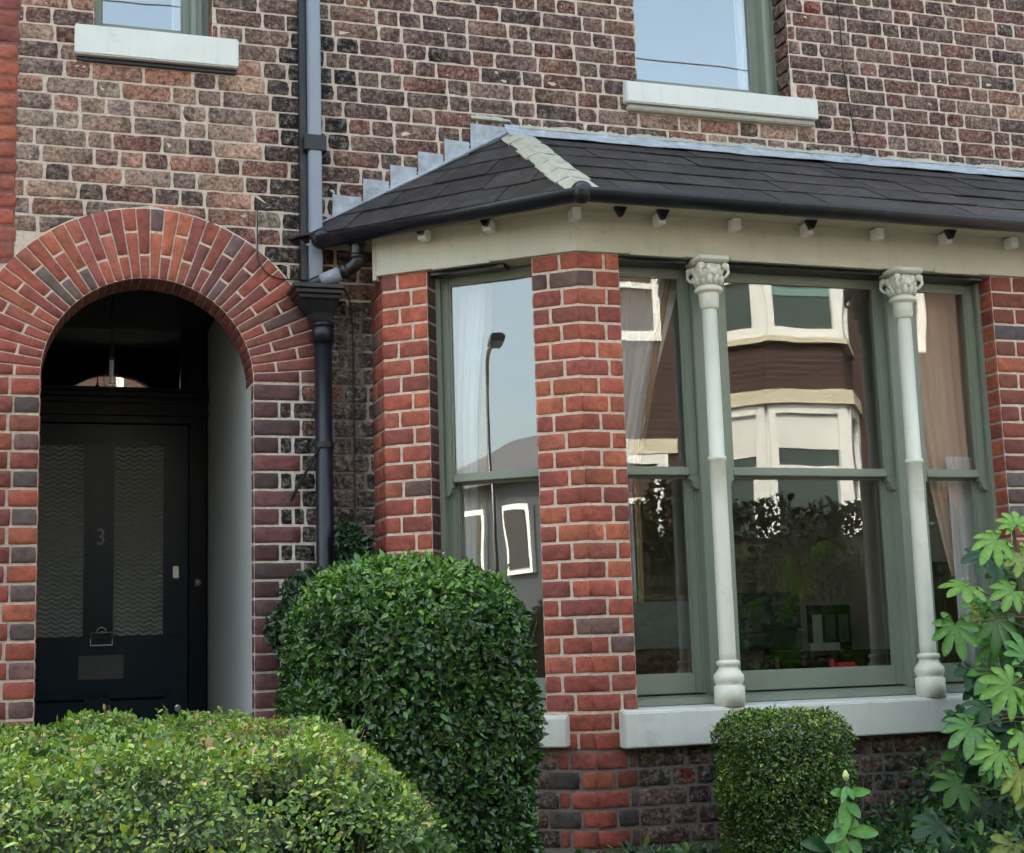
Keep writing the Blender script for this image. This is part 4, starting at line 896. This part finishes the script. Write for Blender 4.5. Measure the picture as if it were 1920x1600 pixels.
# opposite terrace (mirrored in the window panes)
def opposite(x0, i):
    g = Fr((x0 + 6.2, -13.3), math.pi)      # looks back at our house; s runs to -x
    h = empty('terraced_house', (x0 + 3.1, -13.3, 1.2), None, 'house')
    lbs = ['red brick house across the street reflected in the middle of the bay glass', 'red brick house across the street, next left of the one mirrored in the bay', 'red brick house across the street, mirrored in the angled bay window', 'red brick end house across the street at the far left', 'red brick house across the street, next right of the one mirrored in the bay']
    tag(h, lbs[i], None, 'houses across the street')
    bm = bmesh.new(); box(bm, g, 0, 6.2, -8, 0, 1.2, 7.9); obj('wall', bm, 'far_brick', h)
    bm = bmesh.new(); v = [bm.verts.new(g.p(a, n_, z)) for a, n_, z in ((0, .3, 7.85), (6.2, .3, 7.85), (6.2, -4, 10.3), (0, -4, 10.3), (0, -8.3, 7.85), (6.2, -8.3, 7.85))]
    for q in ((0, 1, 2, 3), (3, 2, 5, 4), (0, 3, 4), (1, 5, 2), (0, 4, 5, 1)): bm.faces.new([v[k] for k in q])
    obj('roof', bm, 'far_slate', h)
    # two storey bay, canted
    bx0, bx1, bd, cw = 1.6, 4.2, .8, .6
    pl = [(bx0, 0), (bx0 + cw, bd), (bx1 - cw, bd), (bx1, 0)]
    for z0, z1 in ((1.2, 2.7), (5.05, 5.80), (7.35, 7.95)):
        bm = bmesh.new(); a = [bm.verts.new(g.p(s, n_, z0)) for s, n_ in pl]; b = [bm.verts.new(g.p(s, n_, z1)) for s, n_ in pl]
        for k in range(3): bm.faces.new((a[k], a[k + 1], b[k + 1], b[k]))
        bm.faces.new(a); bm.faces.new(b[::-1]); obj('bay_wall', bm, 'far_brick', h)
    pl2 = [(bx0 - .08, 0), (bx0 + cw - .04, bd + .09), (bx1 - cw + .04, bd + .09), (bx1 + .08, 0)]
    for z0, z1 in ((4.90, 5.10), (7.30, 7.42), (5.78, 5.86), (2.68, 2.76)):
        bm = bmesh.new(); a = [bm.verts.new(g.p(s, n_, z0)) for s, n_ in pl2]; b = [bm.verts.new(g.p(s, n_, z1)) for s, n_ in pl2]
        for k in range(3): bm.faces.new((a[k], a[k + 1], b[k + 1], b[k]))
        bm.faces.new(a); bm.faces.new(b[::-1]); obj('stone_band', bm, 'stone_band', h)
    def win(f, s0, s1, z0, z1, blind):
        bm = bmesh.new(); t = .14
        for a, b, c_, d in ((s0, s0 + t, z0, z1), (s1 - t, s1, z0, z1), (s0 + t, s1 - t, z0, z0 + t), (s0 + t, s1 - t, z1 - t, z1), (s0 + t, s1 - t, (z0 + z1) / 2 + .10, (z0 + z1) / 2 + .18)): box(bm, f, a, b, -.06, .03, c_, d)
        w_ = obj('window', bm, 'white_frame', h)
        bm = bmesh.new(); box(bm, f, s0 + t, s1 - t, -.05, -.03, z0 + t, z1 - t); obj('pane', bm, 'far_pane', w_)
        if blind: bm = bmesh.new(); box(bm, f, s0 + t, s1 - t, -.029, -.015, z0 + (z1 - z0) * (1 - blind), z1 - t); obj('blind', bm, 'teal_blind' if blind > .4 else 'white_render', w_)
    for z0, z1 in ((2.76, 4.90), (5.86, 7.30)):
        for k, bl in zip(range(3), (.3, .55, .25) if z0 > 5 else (.62, .3, .35)):
            A, B = Vector(g.p(*pl[k], 0)), Vector(g.p(*pl[k + 1], 0)); dd = B - A; ff = Fr(A[:2], math.atan2(dd.y, dd.x)); Lk = dd.length
            win(ff, .03, Lk - .03, z0, z1, bl)
    for s0, s1, z0, z1, bl in ((.35, 1.2, 5.9, 7.2, .5), (4.75, 5.75, 5.9, 7.2, .3)): win(g, s0, s1, z0, z1, bl)
    bm = bmesh.new(); box(bm, g, .3, 1.25, -.02, .05, 1.2, 3.4); obj('door', bm, 'teal_blind', h)
    bm = bmesh.new(); box(bm, g, 4.6, 5.9, -.02, .04, 4.3, 4.5); win(g, 4.75, 5.75, 2.7, 4.3, .5); obj('lintel', bm, 'stone_band', h)
for i, x0 in enumerate((7.0, .8, -5.4, -11.6, 13.2)): opposite(x0, i)
BG = empty('clad_house', (-20, -14, .0), 'low dark clad house with white windows beyond the end of the street', 'house')
bm = bmesh.new(); box(bm, W0, -24, -16, 13.6, 20, 0, 5.2); obj('wall', bm, 'dark_cladding', BG)
for x0, z0 in ((-23.2, 3.2), (-21.2, 3.2), (-19.2, 3.2), (-17.4, 3.2), (-22.8, .9), (-19.8, .9), (-17.6, .9)):
    bm = bmesh.new(); box(bm, W0, x0, x0 + 1.05, 13.5, 13.6, z0, z0 + 1.5); wq = obj('window', bm, 'white_frame', BG); bm = bmesh.new(); box(bm, W0, x0 + .12, x0 + .93, 13.47, 13.498, z0 + .12, z0 + 1.38); obj('pane', bm, 'dark_room', wq)
SL = empty('street_lamp', (-13.2, -9.6, .12), 'dark street lamp on the far pavement mirrored in the angled bay window', 'street lamp')
bm = bmesh.new(); tube(bm, [(-13.2, -9.6, .12), (-13.2, -9.6, 1.3), (-13.2, -9.6, 6.2)], [.06, .045, .03], 12); obj('post', bm, 'black_plastic', SL, smooth=True)
bm = bmesh.new(); tube(bm, curvepts([(-13.2, -9.6, 6.1), (-13.1, -9.55, 6.45), (-12.6, -9.3, 6.55), (-12.1, -9.1, 6.55)], 5), .035, 8); obj('arm', bm, 'black_plastic', SL)
bm = bmesh.new(); box(bm, Fr((-12.1, -9.1), R(26)), -.1, .55, -.12, .12, 6.47, 6.6, .03); obj('lantern', bm, 'black_plastic', SL)
bm = bmesh.new(); v = [bm.verts.new(p) for p in ((-24.2, -13.3, 5.2), (-15.8, -13.3, 5.2), (-15.8, -17, 7.0), (-24.2, -17, 7.0), (-24.2, -20.3, 5.2), (-15.8, -20.3, 5.2))]
for q in ((0, 1, 2, 3), (3, 2, 5, 4), (0, 3, 4), (1, 5, 2), (0, 4, 5, 1)): bm.faces.new([v[k] for k in q])
obj('roof', bm, 'far_slate', BG)
for i, (z, y, lb) in enumerate(((8.9, -8.6, 'lower overhead cable above the street'), (10.3, -8.4, 'upper overhead cable above the street'))):
    bm = bmesh.new(); tube(bm, [(-40 + k * 4, y, z + .0006 * (k * 4 - 40) ** 2 - .01 * (k * 4 - 40)) for k in range(22)], .010, 6); tag(obj('overhead_cable', bm, 'far_slate'), lb, 'cable')

# ================================================================ planting
def leafset(P, Nn, size, asp=.5, fold=.25, tilt=.9, col=None, droop=0.):
    """leaf blades at points P with outward normals Nn"""
    n = len(P); d = rng.normal(size=(n, 3)); ax = Nn * (1 - tilt) + d / np.linalg.norm(d, axis=1, keepdims=True) * tilt; ax[:, 2] -= droop; ax /= np.linalg.norm(ax, axis=1, keepdims=True)
    side = np.cross(ax, Nn + rng.normal(size=(n, 3)) * .45); side /= np.linalg.norm(side, axis=1, keepdims=True) + 1e-9; up = np.cross(side, ax)
    L = (size * np.clip(rng.lognormal(-.05, .32, n), .4, 1.9))[:, None]; Wd = L * asp * rng.uniform(.8, 1.1, (n, 1)) * .5
    prof = [(0, 0, 0), (.28, -.85, fold), (.62, -.9, fold), (1, 0, -.1), (.62, .9, fold), (.28, .85, fold), (.45, 0, 0)]
    V = np.stack([P + ax * L * a + side * Wd * b + up * Wd * c_ for a, b, c_ in prof], 1)
    F = np.array([(0, 6, 1, 1), (1, 6, 2, 2), (2, 6, 3, 3), (3, 6, 4, 4), (4, 6, 5, 5), (5, 6, 0, 0)])[:, [0, 1, 2]]
    Fa = (F[None] + (np.arange(n) * 7)[:, None, None]).reshape(-1, 3); C = np.repeat(col, 7, axis=0)
    return V.reshape(-1, 3), Fa, C
def lump(P, s, seed):
    q = P * s + seed; return (np.sin(q[:, 0] * 1.7 + np.sin(q[:, 1] * 2.1)) + np.sin(q[:, 1] * 1.9 + np.sin(q[:, 2] * 1.6) + 2) + np.sin(q[:, 2] * 2.2 + np.sin(q[:, 0] * 1.3))) / 3
def sample_sdf(sdf, lo, hi, count, depth, pw=2.):
    out = []; tot = 0; lo, hi = np.array(lo), np.array(hi)
    while tot < count:
        P = lo + rng.random((400000, 3)) * (hi - lo); d = sdf(P); m = (d < 0) & (d > -depth); P = P[m]; d = d[m]
        keep = rng.random(len(P)) < (1 + d / depth) ** pw; P = P[keep]; out.append(P); tot += len(P)
    P = np.vstack(out)[:count]; P = P[(lump(P, 23., 8.) < .50) | (sdf(P) < -depth * .55)]; e = .01
    G = np.stack([sdf(P + np.eye(3)[i] * e) - sdf(P - np.eye(3)[i] * e) for i in range(3)], 1); G /= np.linalg.norm(G, axis=1, keepdims=True) + 1e-9
    return P, G, sdf(P)
def rbox(c, h, r):
    c, h = np.array(c), np.array(h)
    def f(P): q = np.abs(P - c) - (h - r); return np.linalg.norm(np.maximum(q, 0), axis=1) + np.minimum(q.max(1), 0) - r
    return f
def pal(n, cols, wts):
    idx = rng.choice(len(cols), n, p=np.array(wts) / sum(wts)); return np.array(cols)[idx] * rng.uniform(.75, 1.25, (n, 1))
def twigs(name, pts, parent, r=.004, mat='stalk'):
    bm = bmesh.new()
    for a, b in pts:
        a, b = Vector(a), Vector(b); m_ = (a + b) / 2 + Vector((random.uniform(-.03, .03), random.uniform(-.03, .03), .02)); tube(bm, [a, m_, b], [r * 1.6, r, r * .5], 5, cap=False)
    return obj(name, bm, mat, parent)
# clipped privet hedge in front
HG = empty('hedge', (-.6, -3.6, .5), 'broad clipped privet hedge with yellow green top across the foreground', 'hedge')
fa0 = rbox((-.20, -3.62, .72), (1.12, 1.03, .700), .20)
def fa(P): Q = P.copy(); Q[:, 0] += .155 * (-2.65 - P[:, 1]); return fa0(Q)
def hsdf(P): return fa(P) + .018 * lump(P, 4.2, 1.) + .016 * lump(P, 14., 4.) + .008 * lump(P, 37., 2.) - .02
P, G, D = sample_sdf(hsdf, (-1.35, -4.75, .7), (1.1, -2.5, 1.55), 430000, .085)
vis = (P[:, 0] > -.55) | (rng.random(len(P)) < .35); P, G, D = P[vis], G[vis], D[vis]
topn = np.clip((G[:, 2] - .3) / .5, 0, 1) * np.clip(1 + D / .05, 0, 1); front = np.clip(-G[:, 1], 0, 1)
col = pal(len(P), [(.06, .13, .04), (.04, .09, .03), (.08, .155, .045), (.15, .21, .10)], [4, 4, 3, 1]); young = pal(len(P), [(.15, .26, .035), (.20, .28, .04), (.11, .22, .04), (.26, .26, .055)], [4, 3, 3, 1])
mk = (rng.random(len(P)) < topn ** 1.3 * .85)[:, None] | (rng.random(len(P)) < .06)[:, None]; col = np.where(mk, young, col)
dry = (lump(P, 6, 9) > .60) & (rng.random(len(P)) < .35); col[dry] = pal(int(dry.sum()), [(.28, .20, .10), (.20, .13, .07)], [1, 1])
size = np.where(G[:, 2] > .5, .0112, .0185) + .004 * lump(P, 3, 2)
V, F, C = leafset(P, G, size, .58, .22, .75, col); meshraw('foliage', V, F, C, 'hedge_leaf', HG)
tw = [((x, y, .5), (x + random.uniform(-.2, .2), y + random.uniform(-.2, .2), 1.30)) for x in np.arange(-1.2, .6, .10) for y in np.arange(-4.4, -2.8, .28)]
twigs('branches', tw, HG, .006)
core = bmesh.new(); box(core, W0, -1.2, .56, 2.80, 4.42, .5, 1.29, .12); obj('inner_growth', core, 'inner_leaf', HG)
# rounded dark shrub
BS = empty('clipped_shrub', (1.36, -1.55, .5), 'big rounded dark green shrub between the doorway and the bay', 'shrub')
fb = rbox((1.300, -1.56, 1.17), (.435, .46, .78), .36); fb2 = rbox((1.42, -1.50, .80), (.20, .36, .45), .16)
def bsdf(P): 
    Q = P.copy(); return np.minimum(fb(Q), fb2(Q)) + .03 * lump(P, 6., 3.) + .012 * lump(P, 20., 7.) + .03 * np.clip(1.2 - P[:, 2], 0, 1)
P, G, D = sample_sdf(bsdf, (.7, -2.15, .3), (2.0, -.9, 2.1), 88000, .12)
topn = np.clip((G[:, 2] - .25) / .6, 0, 1)
col = pal(len(P), [(.030, .085, .018), (.042, .11, .022), (.058, .14, .025), (.014, .038, .014)], [4, 3, 3, 2]); young = pal(len(P), [(.11, .25, .03), (.08, .20, .03), (.17, .29, .04)], [3, 3, 1])
mk = (rng.random(len(P)) < topn * .8 + .09 * (D > -.03))[:, None]; col = np.where(mk, young, col)
V, F, C = leafset(P, G, np.full(len(P), .024), .5, .3, .75, col); meshraw('foliage', V, F, C, 'glossy_leaf', BS)
twigs('branches', [((1.35, -1.55, .5), (1.35 + random.uniform(-.4, .4), -1.55 + random.uniform(-.35, .35), random.uniform(.9, 1.8))) for k in range(60)], BS, .006)
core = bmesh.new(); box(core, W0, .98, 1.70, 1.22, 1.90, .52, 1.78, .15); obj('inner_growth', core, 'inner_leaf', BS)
# box topiary
TB = empty('box_topiary', (3.02, -1.38, .5), 'small clipped box bush standing under the long white bay sill', 'shrub')
ft = rbox((2.925, -1.38, .90), (.235, .24, .415), .12)
def tsdf(P): return ft(P) + .016 * lump(P, 11., 5.) + .008 * lump(P, 29., 2.) + .02 * np.clip(1. - P[:, 2], 0, 1)
P, G, D = sample_sdf(tsdf, (2.65, -1.75, .4), (3.4, -1.0, 1.4), 42000, .08)
topn = np.clip((G[:, 2] - .2) / .6, 0, 1); blot = np.clip(lump(P, 9, 11) * 1.6, 0, 1)
col = pal(len(P), [(.055, .125, .018), (.08, .16, .02), (.03, .07, .018)], [3, 3, 2]); young = pal(len(P), [(.24, .36, .03), (.18, .30, .03), (.30, .36, .05)], [3, 3, 1])
mk = (rng.random(len(P)) < .30 * topn + .5 * blot * np.clip(.2 - G[:, 0] * .8, 0.15, 1))[:, None]; col = np.where(mk, young, col)
dry = (lump(P, 8, 21) > .6) & (rng.random(len(P)) < .4); col[dry] = pal(int(dry.sum()), [(.24, .17, .08), (.14, .09, .05)], [1, 1])
V, F, C = leafset(P, G, np.full(len(P), .0135), .6, .3, .75, col); meshraw('foliage', V, F, C, 'glossy_leaf', TB)
twigs('branches', [((3.01, -1.38, .5), (3.01 + random.uniform(-.22, .22), -1.38 + random.uniform(-.2, .2), random.uniform(.8, 1.25))) for k in range(40)], TB, .004)
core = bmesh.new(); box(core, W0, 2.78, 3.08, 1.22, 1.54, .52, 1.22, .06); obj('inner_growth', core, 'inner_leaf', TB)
# loose evergreen climbing behind the downpipe
IV = empty('evergreen_shrub', (1.38, -.35, .5), 'loose dark evergreen growing up the foot of the downpipe', 'shrub')
spots = [(1.37, -.22, 1.85, .14), (1.44, -.25, 1.95, .10), (1.40, -.20, 2.08, .07), (1.20, -.25, 1.85, .13), (1.30, -.28, 1.72, .22), (1.52, -.38, 1.80, .13), (1.10, -.22, 1.72, .10), (1.37, -.2, 2.16, .04)]
PP = []; GG = []
for x, y, z, r_ in spots:
    k = int(5200 * r_ ** 1.2 / .1); d = rng.normal(size=(k, 3)); d /= np.linalg.norm(d, axis=1, keepdims=True); PP.append(np.array((x, y, z)) + d * r_ * rng.uniform(.4, 1.15, (k, 1)) * np.array((1, .7, 1.))); GG.append(d)
P = np.vstack(PP); G = np.vstack(GG); m_ = P[:, 1] < -.02; P, G = P[m_], G[m_]
V, F, C = leafset(P, G, np.full(len(P), .026), .5, .3, .85, pal(len(P), [(.02, .055, .022), (.03, .08, .03), (.06, .13, .04), (.015, .035, .015)], [4, 3, 1, 2])); meshraw('foliage', V, F, C, 'glossy_leaf', IV)
twigs('stems', [((1.3, -.3, .5), (x, y, z)) for x, y, z, r_ in spots for q in range(2)] + [((1.12, -.2, 1.5), (.985, -.25, 1.52))], IV, .004)
# ---- big leaved shrub at the right
def palmate(V, F, C, c, nrm, tipdir, rad, lobes, col, droop=.35, spread=2.35):
    nrm = nrm.normalized(); t = (tipdir - nrm * tipdir.dot(nrm)).normalized(); s = nrm.cross(t); b = len(V)
    V.append(tuple(c)); C.append(col * .95)
    def pt(r, a, h=0.):
        q = r * rad; p = c + (t * math.cos(a) + s * math.sin(a)) * q + nrm * (h * rad) ; p.z -= droop * rad * (r ** 2) * .5; return p
    angs = [(-spread / 1 + 2 * spread * i / (lobes - 1)) for i in range(lobes)]; da = angs[1] - angs[0]
    for i, a in enumerate(angs):
        ll = (1 - .38 * (abs(a) / spread) ** 1.5) * random.uniform(.9, 1.06); w_ = da * .5
        pr = [(.40, -w_, .03, .34 * 1.0), (.56, -w_ * .86, .045, 0), (.74, -w_ * .74, .03, 0), (.90, -w_ * .38, -.0, 0), (1.0, 0, -.03, 0), (.90, w_ * .38, 0, 0), (.74, w_ * .74, .03, 0), (.56, w_ * .86, .045, 0), (.40, w_, .03, 0)]
        ids = []
        for r_, aa, h, _ in pr: V.append(tuple(pt(r_ * (ll if r_ > .42 else 1.), a + aa, h))); C.append(col * random.uniform(.9, 1.1)); ids.append(len(V) - 1)
        mids = []
        for r_, h in ((.40, -.03), (.52, -.035), (.72, -.03), (.90, -.02)): V.append(tuple(pt(r_ * (ll if r_ > .42 else 1.), a, h))); C.append(col * 1.35); mids.append(len(V) - 1)
        F.append((b, ids[0], mids[0])); F.append((b, mids[0], ids[8]))
        for k in range(3):
            F.append((ids[k], ids[k + 1], mids[k])); F.append((ids[k + 1], mids[k + 1], mids[k])); F.append((mids[k], ids[7 - k], ids[8 - k])); F.append((mids[k], mids[k + 1], ids[7 - k]))
        F.append((ids[3], ids[4], mids[3])); F.append((mids[3], ids[4], ids[5]))
FS = empty('big_leaved_shrub', (4.15, -1.6, .5), 'tall shrub with large glossy hand shaped leaves at the right edge', 'shrub')
LIME, MID, DEEP, YEL = np.array((.135, .28, .04)), np.array((.065, .165, .035)), np.array((.02, .055, .024)), np.array((.20, .26, .05))
leaves = [  # u, v, depth y, radius, tip direction (x,z), leaf facing (x,y,z), colour
 (1868, 1012, -1.55, .125, (-.9, -.1), (-.3, -.75, .6), LIME), (1905, 985, -1.5, .11, (.1, .8), (-.2, -.8, .5), LIME), (1915, 1040, -1.6, .12, (.3, -.6), (-.1, -.9, .35), YEL),
 (1812, 1100, -1.6, .125, (-1, -.25), (-.1, -.5, .85), LIME), (1900, 1108, -1.62, .12, (-.7, -.2), (-.1, -.75, .6), LIME), (1790, 1172, -1.65, .13, (-.25, -1), (-.35, -.9, .2), MID * 1.4), (1868, 1160, -1.6, .15, (0, -1), (.1, -.95, .2), MID),
 (1897, 1285, -1.75, .16, (-.8, .05), (-.15, -.9, .4), LIME), (1925, 1230, -1.7, .14, (.2, .5), (0, -.9, .4), MID * 1.3), (1822, 1364, -1.7, .15, (-1, -.35), (-.1, -.7, .7), MID * 1.1), (1850, 1325, -1.6, .12, (-1, .1), (0, -.6, .8), DEEP * 1.6),
 (1873, 1408, -1.8, .115, (-.8, -.4), (-.2, -.8, .55), LIME * .95), (1920, 1375, -1.8, .12, (.3, -.6), (0, -.9, .4), LIME), (1912, 1445, -1.85, .12, (-.4, -.8), (-.2, -.9, .3), YEL), (1940, 1480, -1.85, .12, (-.5, -.9), (-.2, -.9, .3), YEL),
 (1800, 1470, -1.55, .14, (-1, -.2), (0, -.7, .7), MID * .8), (1765, 1550, -1.6, .15, (-1, -.4), (0, -.8, .6), DEEP * 1.5), (1850, 1500, -1.5, .15, (-.4, -.9), (0, -.9, .4), DEEP * 1.2), (1900, 1585, -1.9, .12, (-.6, -.8), (-.1, -.9, .4), YEL * .8),
 (1835, 1570, -1.6, .14, (-.3, -1), (0, -.9, .4), DEEP * 1.5), (1870, 1540, -1.5, .14, (.6, -.6), (0, -.8, .5), DEEP), (1945, 1330, -1.6, .15, (.6, -.3), (0, -.9, .4), MID), (1960, 1120, -1.5, .15, (.7, -.3), (0, -.9, .4), MID), (1975, 1240, -1.5, .15, (.7, .3), (0, -.9, .4), LIME),
 (1985, 1420, -1.6, .15, (.6, -.5), (0, -.9, .4), MID), (1890, 1380, -1.35, .15, (-.2, -.9), (0, -.9, .3), DEEP), (1850, 1430, -1.3, .15, (-.7, -.6), (0, -.9, .3), DEEP), (1900, 1480, -1.3, .16, (.1, -.9), (0, -.9, .3), DEEP), (1915, 1200, -1.3, .14, (.2, -.9), (0, -.9, .3), DEEP * 1.5), (1955, 1550, -1.6, .15, (.4, -.8), (0, -.9, .4), MID)]
for q in range(85):
    v0 = random.uniform(1030, 1600); u0 = random.uniform(1840 - (v0 > 1250) * 40 - (v0 > 1450) * 50, 2010); yy = random.uniform(-1.45, -1.1)
    leaves.append((u0, v0, yy, random.uniform(.12, .17), (random.uniform(-1, 1), random.uniform(-1, .1)), (random.uniform(-.3, .3), -.8, random.uniform(.2, .8)), MID * random.uniform(.8, 1.6) if random.random() < .55 else DEEP * random.uniform(1, 2)))
V, F, C = [], [], []; st_ = bmesh.new(); trunk = [Vector((4.18, -1.45, .5)), Vector((4.2, -1.45, 1.2)), Vector((4.22, -1.45, 1.9))]
for u, v_, y, r_, td, fc, cl in leaves:
    c = place(u, v_, y); palmate(V, F, C, c, Vector(fc), Vector((td[0], -.15, td[1])), r_, random.choice((7, 8, 9)), np.array(cl) * random.uniform(.85, 1.1), random.uniform(.3, .7))
    a = Vector((4.2, -1.45, max(.6, c.z - random.uniform(.05, .3)))); tube(st_, curvepts([a, a.lerp(c, .5) + Vector((0, -.03, .05)), c], 4), .0045, 6)
meshraw('foliage', V, F, np.array(C), 'palm_leaf', FS)
for dx in (-.05, .03, .12): tube(st_, [(4.2 + dx, -1.45, .5), (4.2 + dx * 1.6, -1.45, 1.3), (4.2 + dx * 2.4, -1.45, 2.1)], [.016, .013, .008], 8)
obj('stems', st_, 'stalk', FS)
# yellowish seed tassel
c = place(1822, 1130, -1.62); P = np.array([[c.x + random.gauss(0, .008) + .02 * t, c.y + random.gauss(0, .008), c.z - .10 * t] for t in np.linspace(0, 1, 140)])
V, F, C = leafset(P, np.tile((0, -1., 0), (len(P), 1)), np.full(len(P), .014), .5, .2, .9, pal(len(P), [(.35, .36, .10), (.25, .30, .08)], [1, 1])); meshraw('seed_tassel', V, F, C, 'palm_leaf', FS)
# ---- young leafy shoot with a bud
LS = empty('budding_shoot', (3.02, -2.05, .5), 'bright green leafy shoot with a single pale bud before the box bush', 'plant')
def blade(V, F, C, base, tip, wd, col, nrm=Vector((0, -1, .3)), n=7):
    d = tip - base; s = d.cross(nrm).normalized(); up = s.cross(d).normalized(); rows = []
    for i in range(n + 1):
        t = i / n; w_ = wd * math.sin(math.pi * min(1, t * .92 + .04)) ** .8; p = base + d * t - Vector((0, 0, 1)) * (.25 * d.length * t * t * .5)
        for k in (-1, 0, 1): V.append(tuple(p + s * w_ * k + up * (w_ * .25 if k else 0))); C.append(col * (1.25 if k == 0 else 1))
    b = len(V) - 3 * (n + 1)
    for i in range(n):
        for k in range(2): a = b + i * 3 + k; F.append((a, a + 1, a + 4)); F.append((a, a + 4, a + 3))
V, F, C = [], [], []; bmS = bmesh.new(); y0 = -2.0
top = place(1586, 1462, y0); base = place(1588, 1680, y0); tube(bmS, [base, base.lerp(top, .5) + Vector((.01, 0, 0)), top], [.005, .004, .003], 6)
for (u0, v0, u1, v1, wd, k) in ((1586, 1490, 1556, 1480, .018, 1), (1588, 1490, 1632, 1478, .018, 1), (1585, 1500, 1580, 1560, .028, 1.1), (1590, 1505, 1612, 1530, .022, .7), (1588, 1560, 1546, 1570, .022, 1), (1588, 1560, 1646, 1555, .026, 1.1), (1585, 1570, 1570, 1610, .028, 1), (1590, 1575, 1615, 1600, .025, .8), (1587, 1600, 1552, 1625, .03, 1.), (1587, 1540, 1610, 1545, .02, .7), (1586, 1530, 1562, 1545, .02, .6), (1587, 1475, 1577, 1500, .014, .9), (1587, 1475, 1600, 1496, .014, .8)):
    blade(V, F, C, place(u0, v0, y0), place(u1, v1, y0 - random.uniform(0, .06)), wd, np.array((.11, .30, .055)) * k)
for (u0, v0, u1, v1, wd) in ((1560, 1590, 1500, 1570, .03), (1560, 1600, 1480, 1600, .03), (1580, 1600, 1540, 1560, .025)): blade(V, F, C, place(u0, v0, -1.75), place(u1, v1, -1.8), wd, np.array((.03, .10, .035)))
meshraw('leaves', V, F, np.array(C), 'palm_leaf', LS); obj('stem', bmS, 'stalk', LS)
bm = bmesh.new(); lathe(bm, top.x, top.y, [(.003, top.z - .006), (.011, top.z + .004), (.013, top.z + .014), (.008, top.z + .026), (.002, top.z + .034)], 12); obj('flower_bud', bm, 'bud', LS, smooth=True)
# ---- mixed low growth at the foot of the wall
PP = []
for k in range(420):
    x = random.uniform(2.1, 4.9); y = random.uniform(-1.9, -.92); 
    if 2.68 < x < 3.35 and y > -1.7: continue
    hh = random.uniform(.04, .14) + (.30 if x > 3.75 else 0) * random.random() + (.10 if x > 3.55 else 0)
    m_ = 45; PP.append(np.stack([x + rng.normal(0, .035, m_), y + rng.normal(0, .035, m_), .66 + rng.random(m_) * hh], 1))
P = np.vstack(PP); V, F, C = leafset(P, np.tile((0, -.6, .8), (len(P), 1)), np.full(len(P), .036), .42, .25, .8, pal(len(P), [(.03, .09, .035), (.05, .13, .035), (.09, .20, .04), (.16, .24, .06), (.02, .05, .025)], [4, 3, 2, 1, 2]))
tag(meshraw('ground_cover', V, F, C, 'palm_leaf'), 'mixed low leafy growth in the bed below the bay', 'plants', kind='stuff')

OH = empty('tall_hedge', (8, -10.7, 1.2), 'tall dark hedge across the street mirrored low in the bay glass', 'hedge')
fo = rbox((6., -10.75, 2.2), (11., .35, 1.15), .25)
def osdf(P): return fo(P) + .22 * lump(P, 1.9, 1.) + .10 * lump(P, 5., 4.)
P, G, D = sample_sdf(osdf, (-5.2, -11.4, 1.), (17.2, -10.0, 3.9), 60000, .25)
V, F, C = leafset(P, G, np.full(len(P), .085), .6, .25, .8, pal(len(P), [(.006, .010, .006), (.009, .015, .007), (.016, .024, .010)], [4, 3, 1])); meshraw('foliage', V, F, C, 'dull_leaf', OH)
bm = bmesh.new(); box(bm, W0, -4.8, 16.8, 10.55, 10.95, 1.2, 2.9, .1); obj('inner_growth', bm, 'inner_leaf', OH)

shoots(240, hsdf, (-.5, -4.7, 1.1), (1.0, -2.5, 1.5), HG, [(.20, .30, .04), (.12, .22, .04), (.26, .20, .09)], .045)
shoots(260, bsdf, (.8, -2.1, .9), (1.9, -1.1, 2.05), BS, [(.12, .26, .035), (.07, .18, .03)], .05, 'glossy_leaf')
shoots(150, tsdf, (2.7, -1.7, .7), (3.25, -1.1, 1.4), TB, [(.22, .34, .04), (.14, .24, .03), (.28, .22, .09)], .03, 'glossy_leaf')
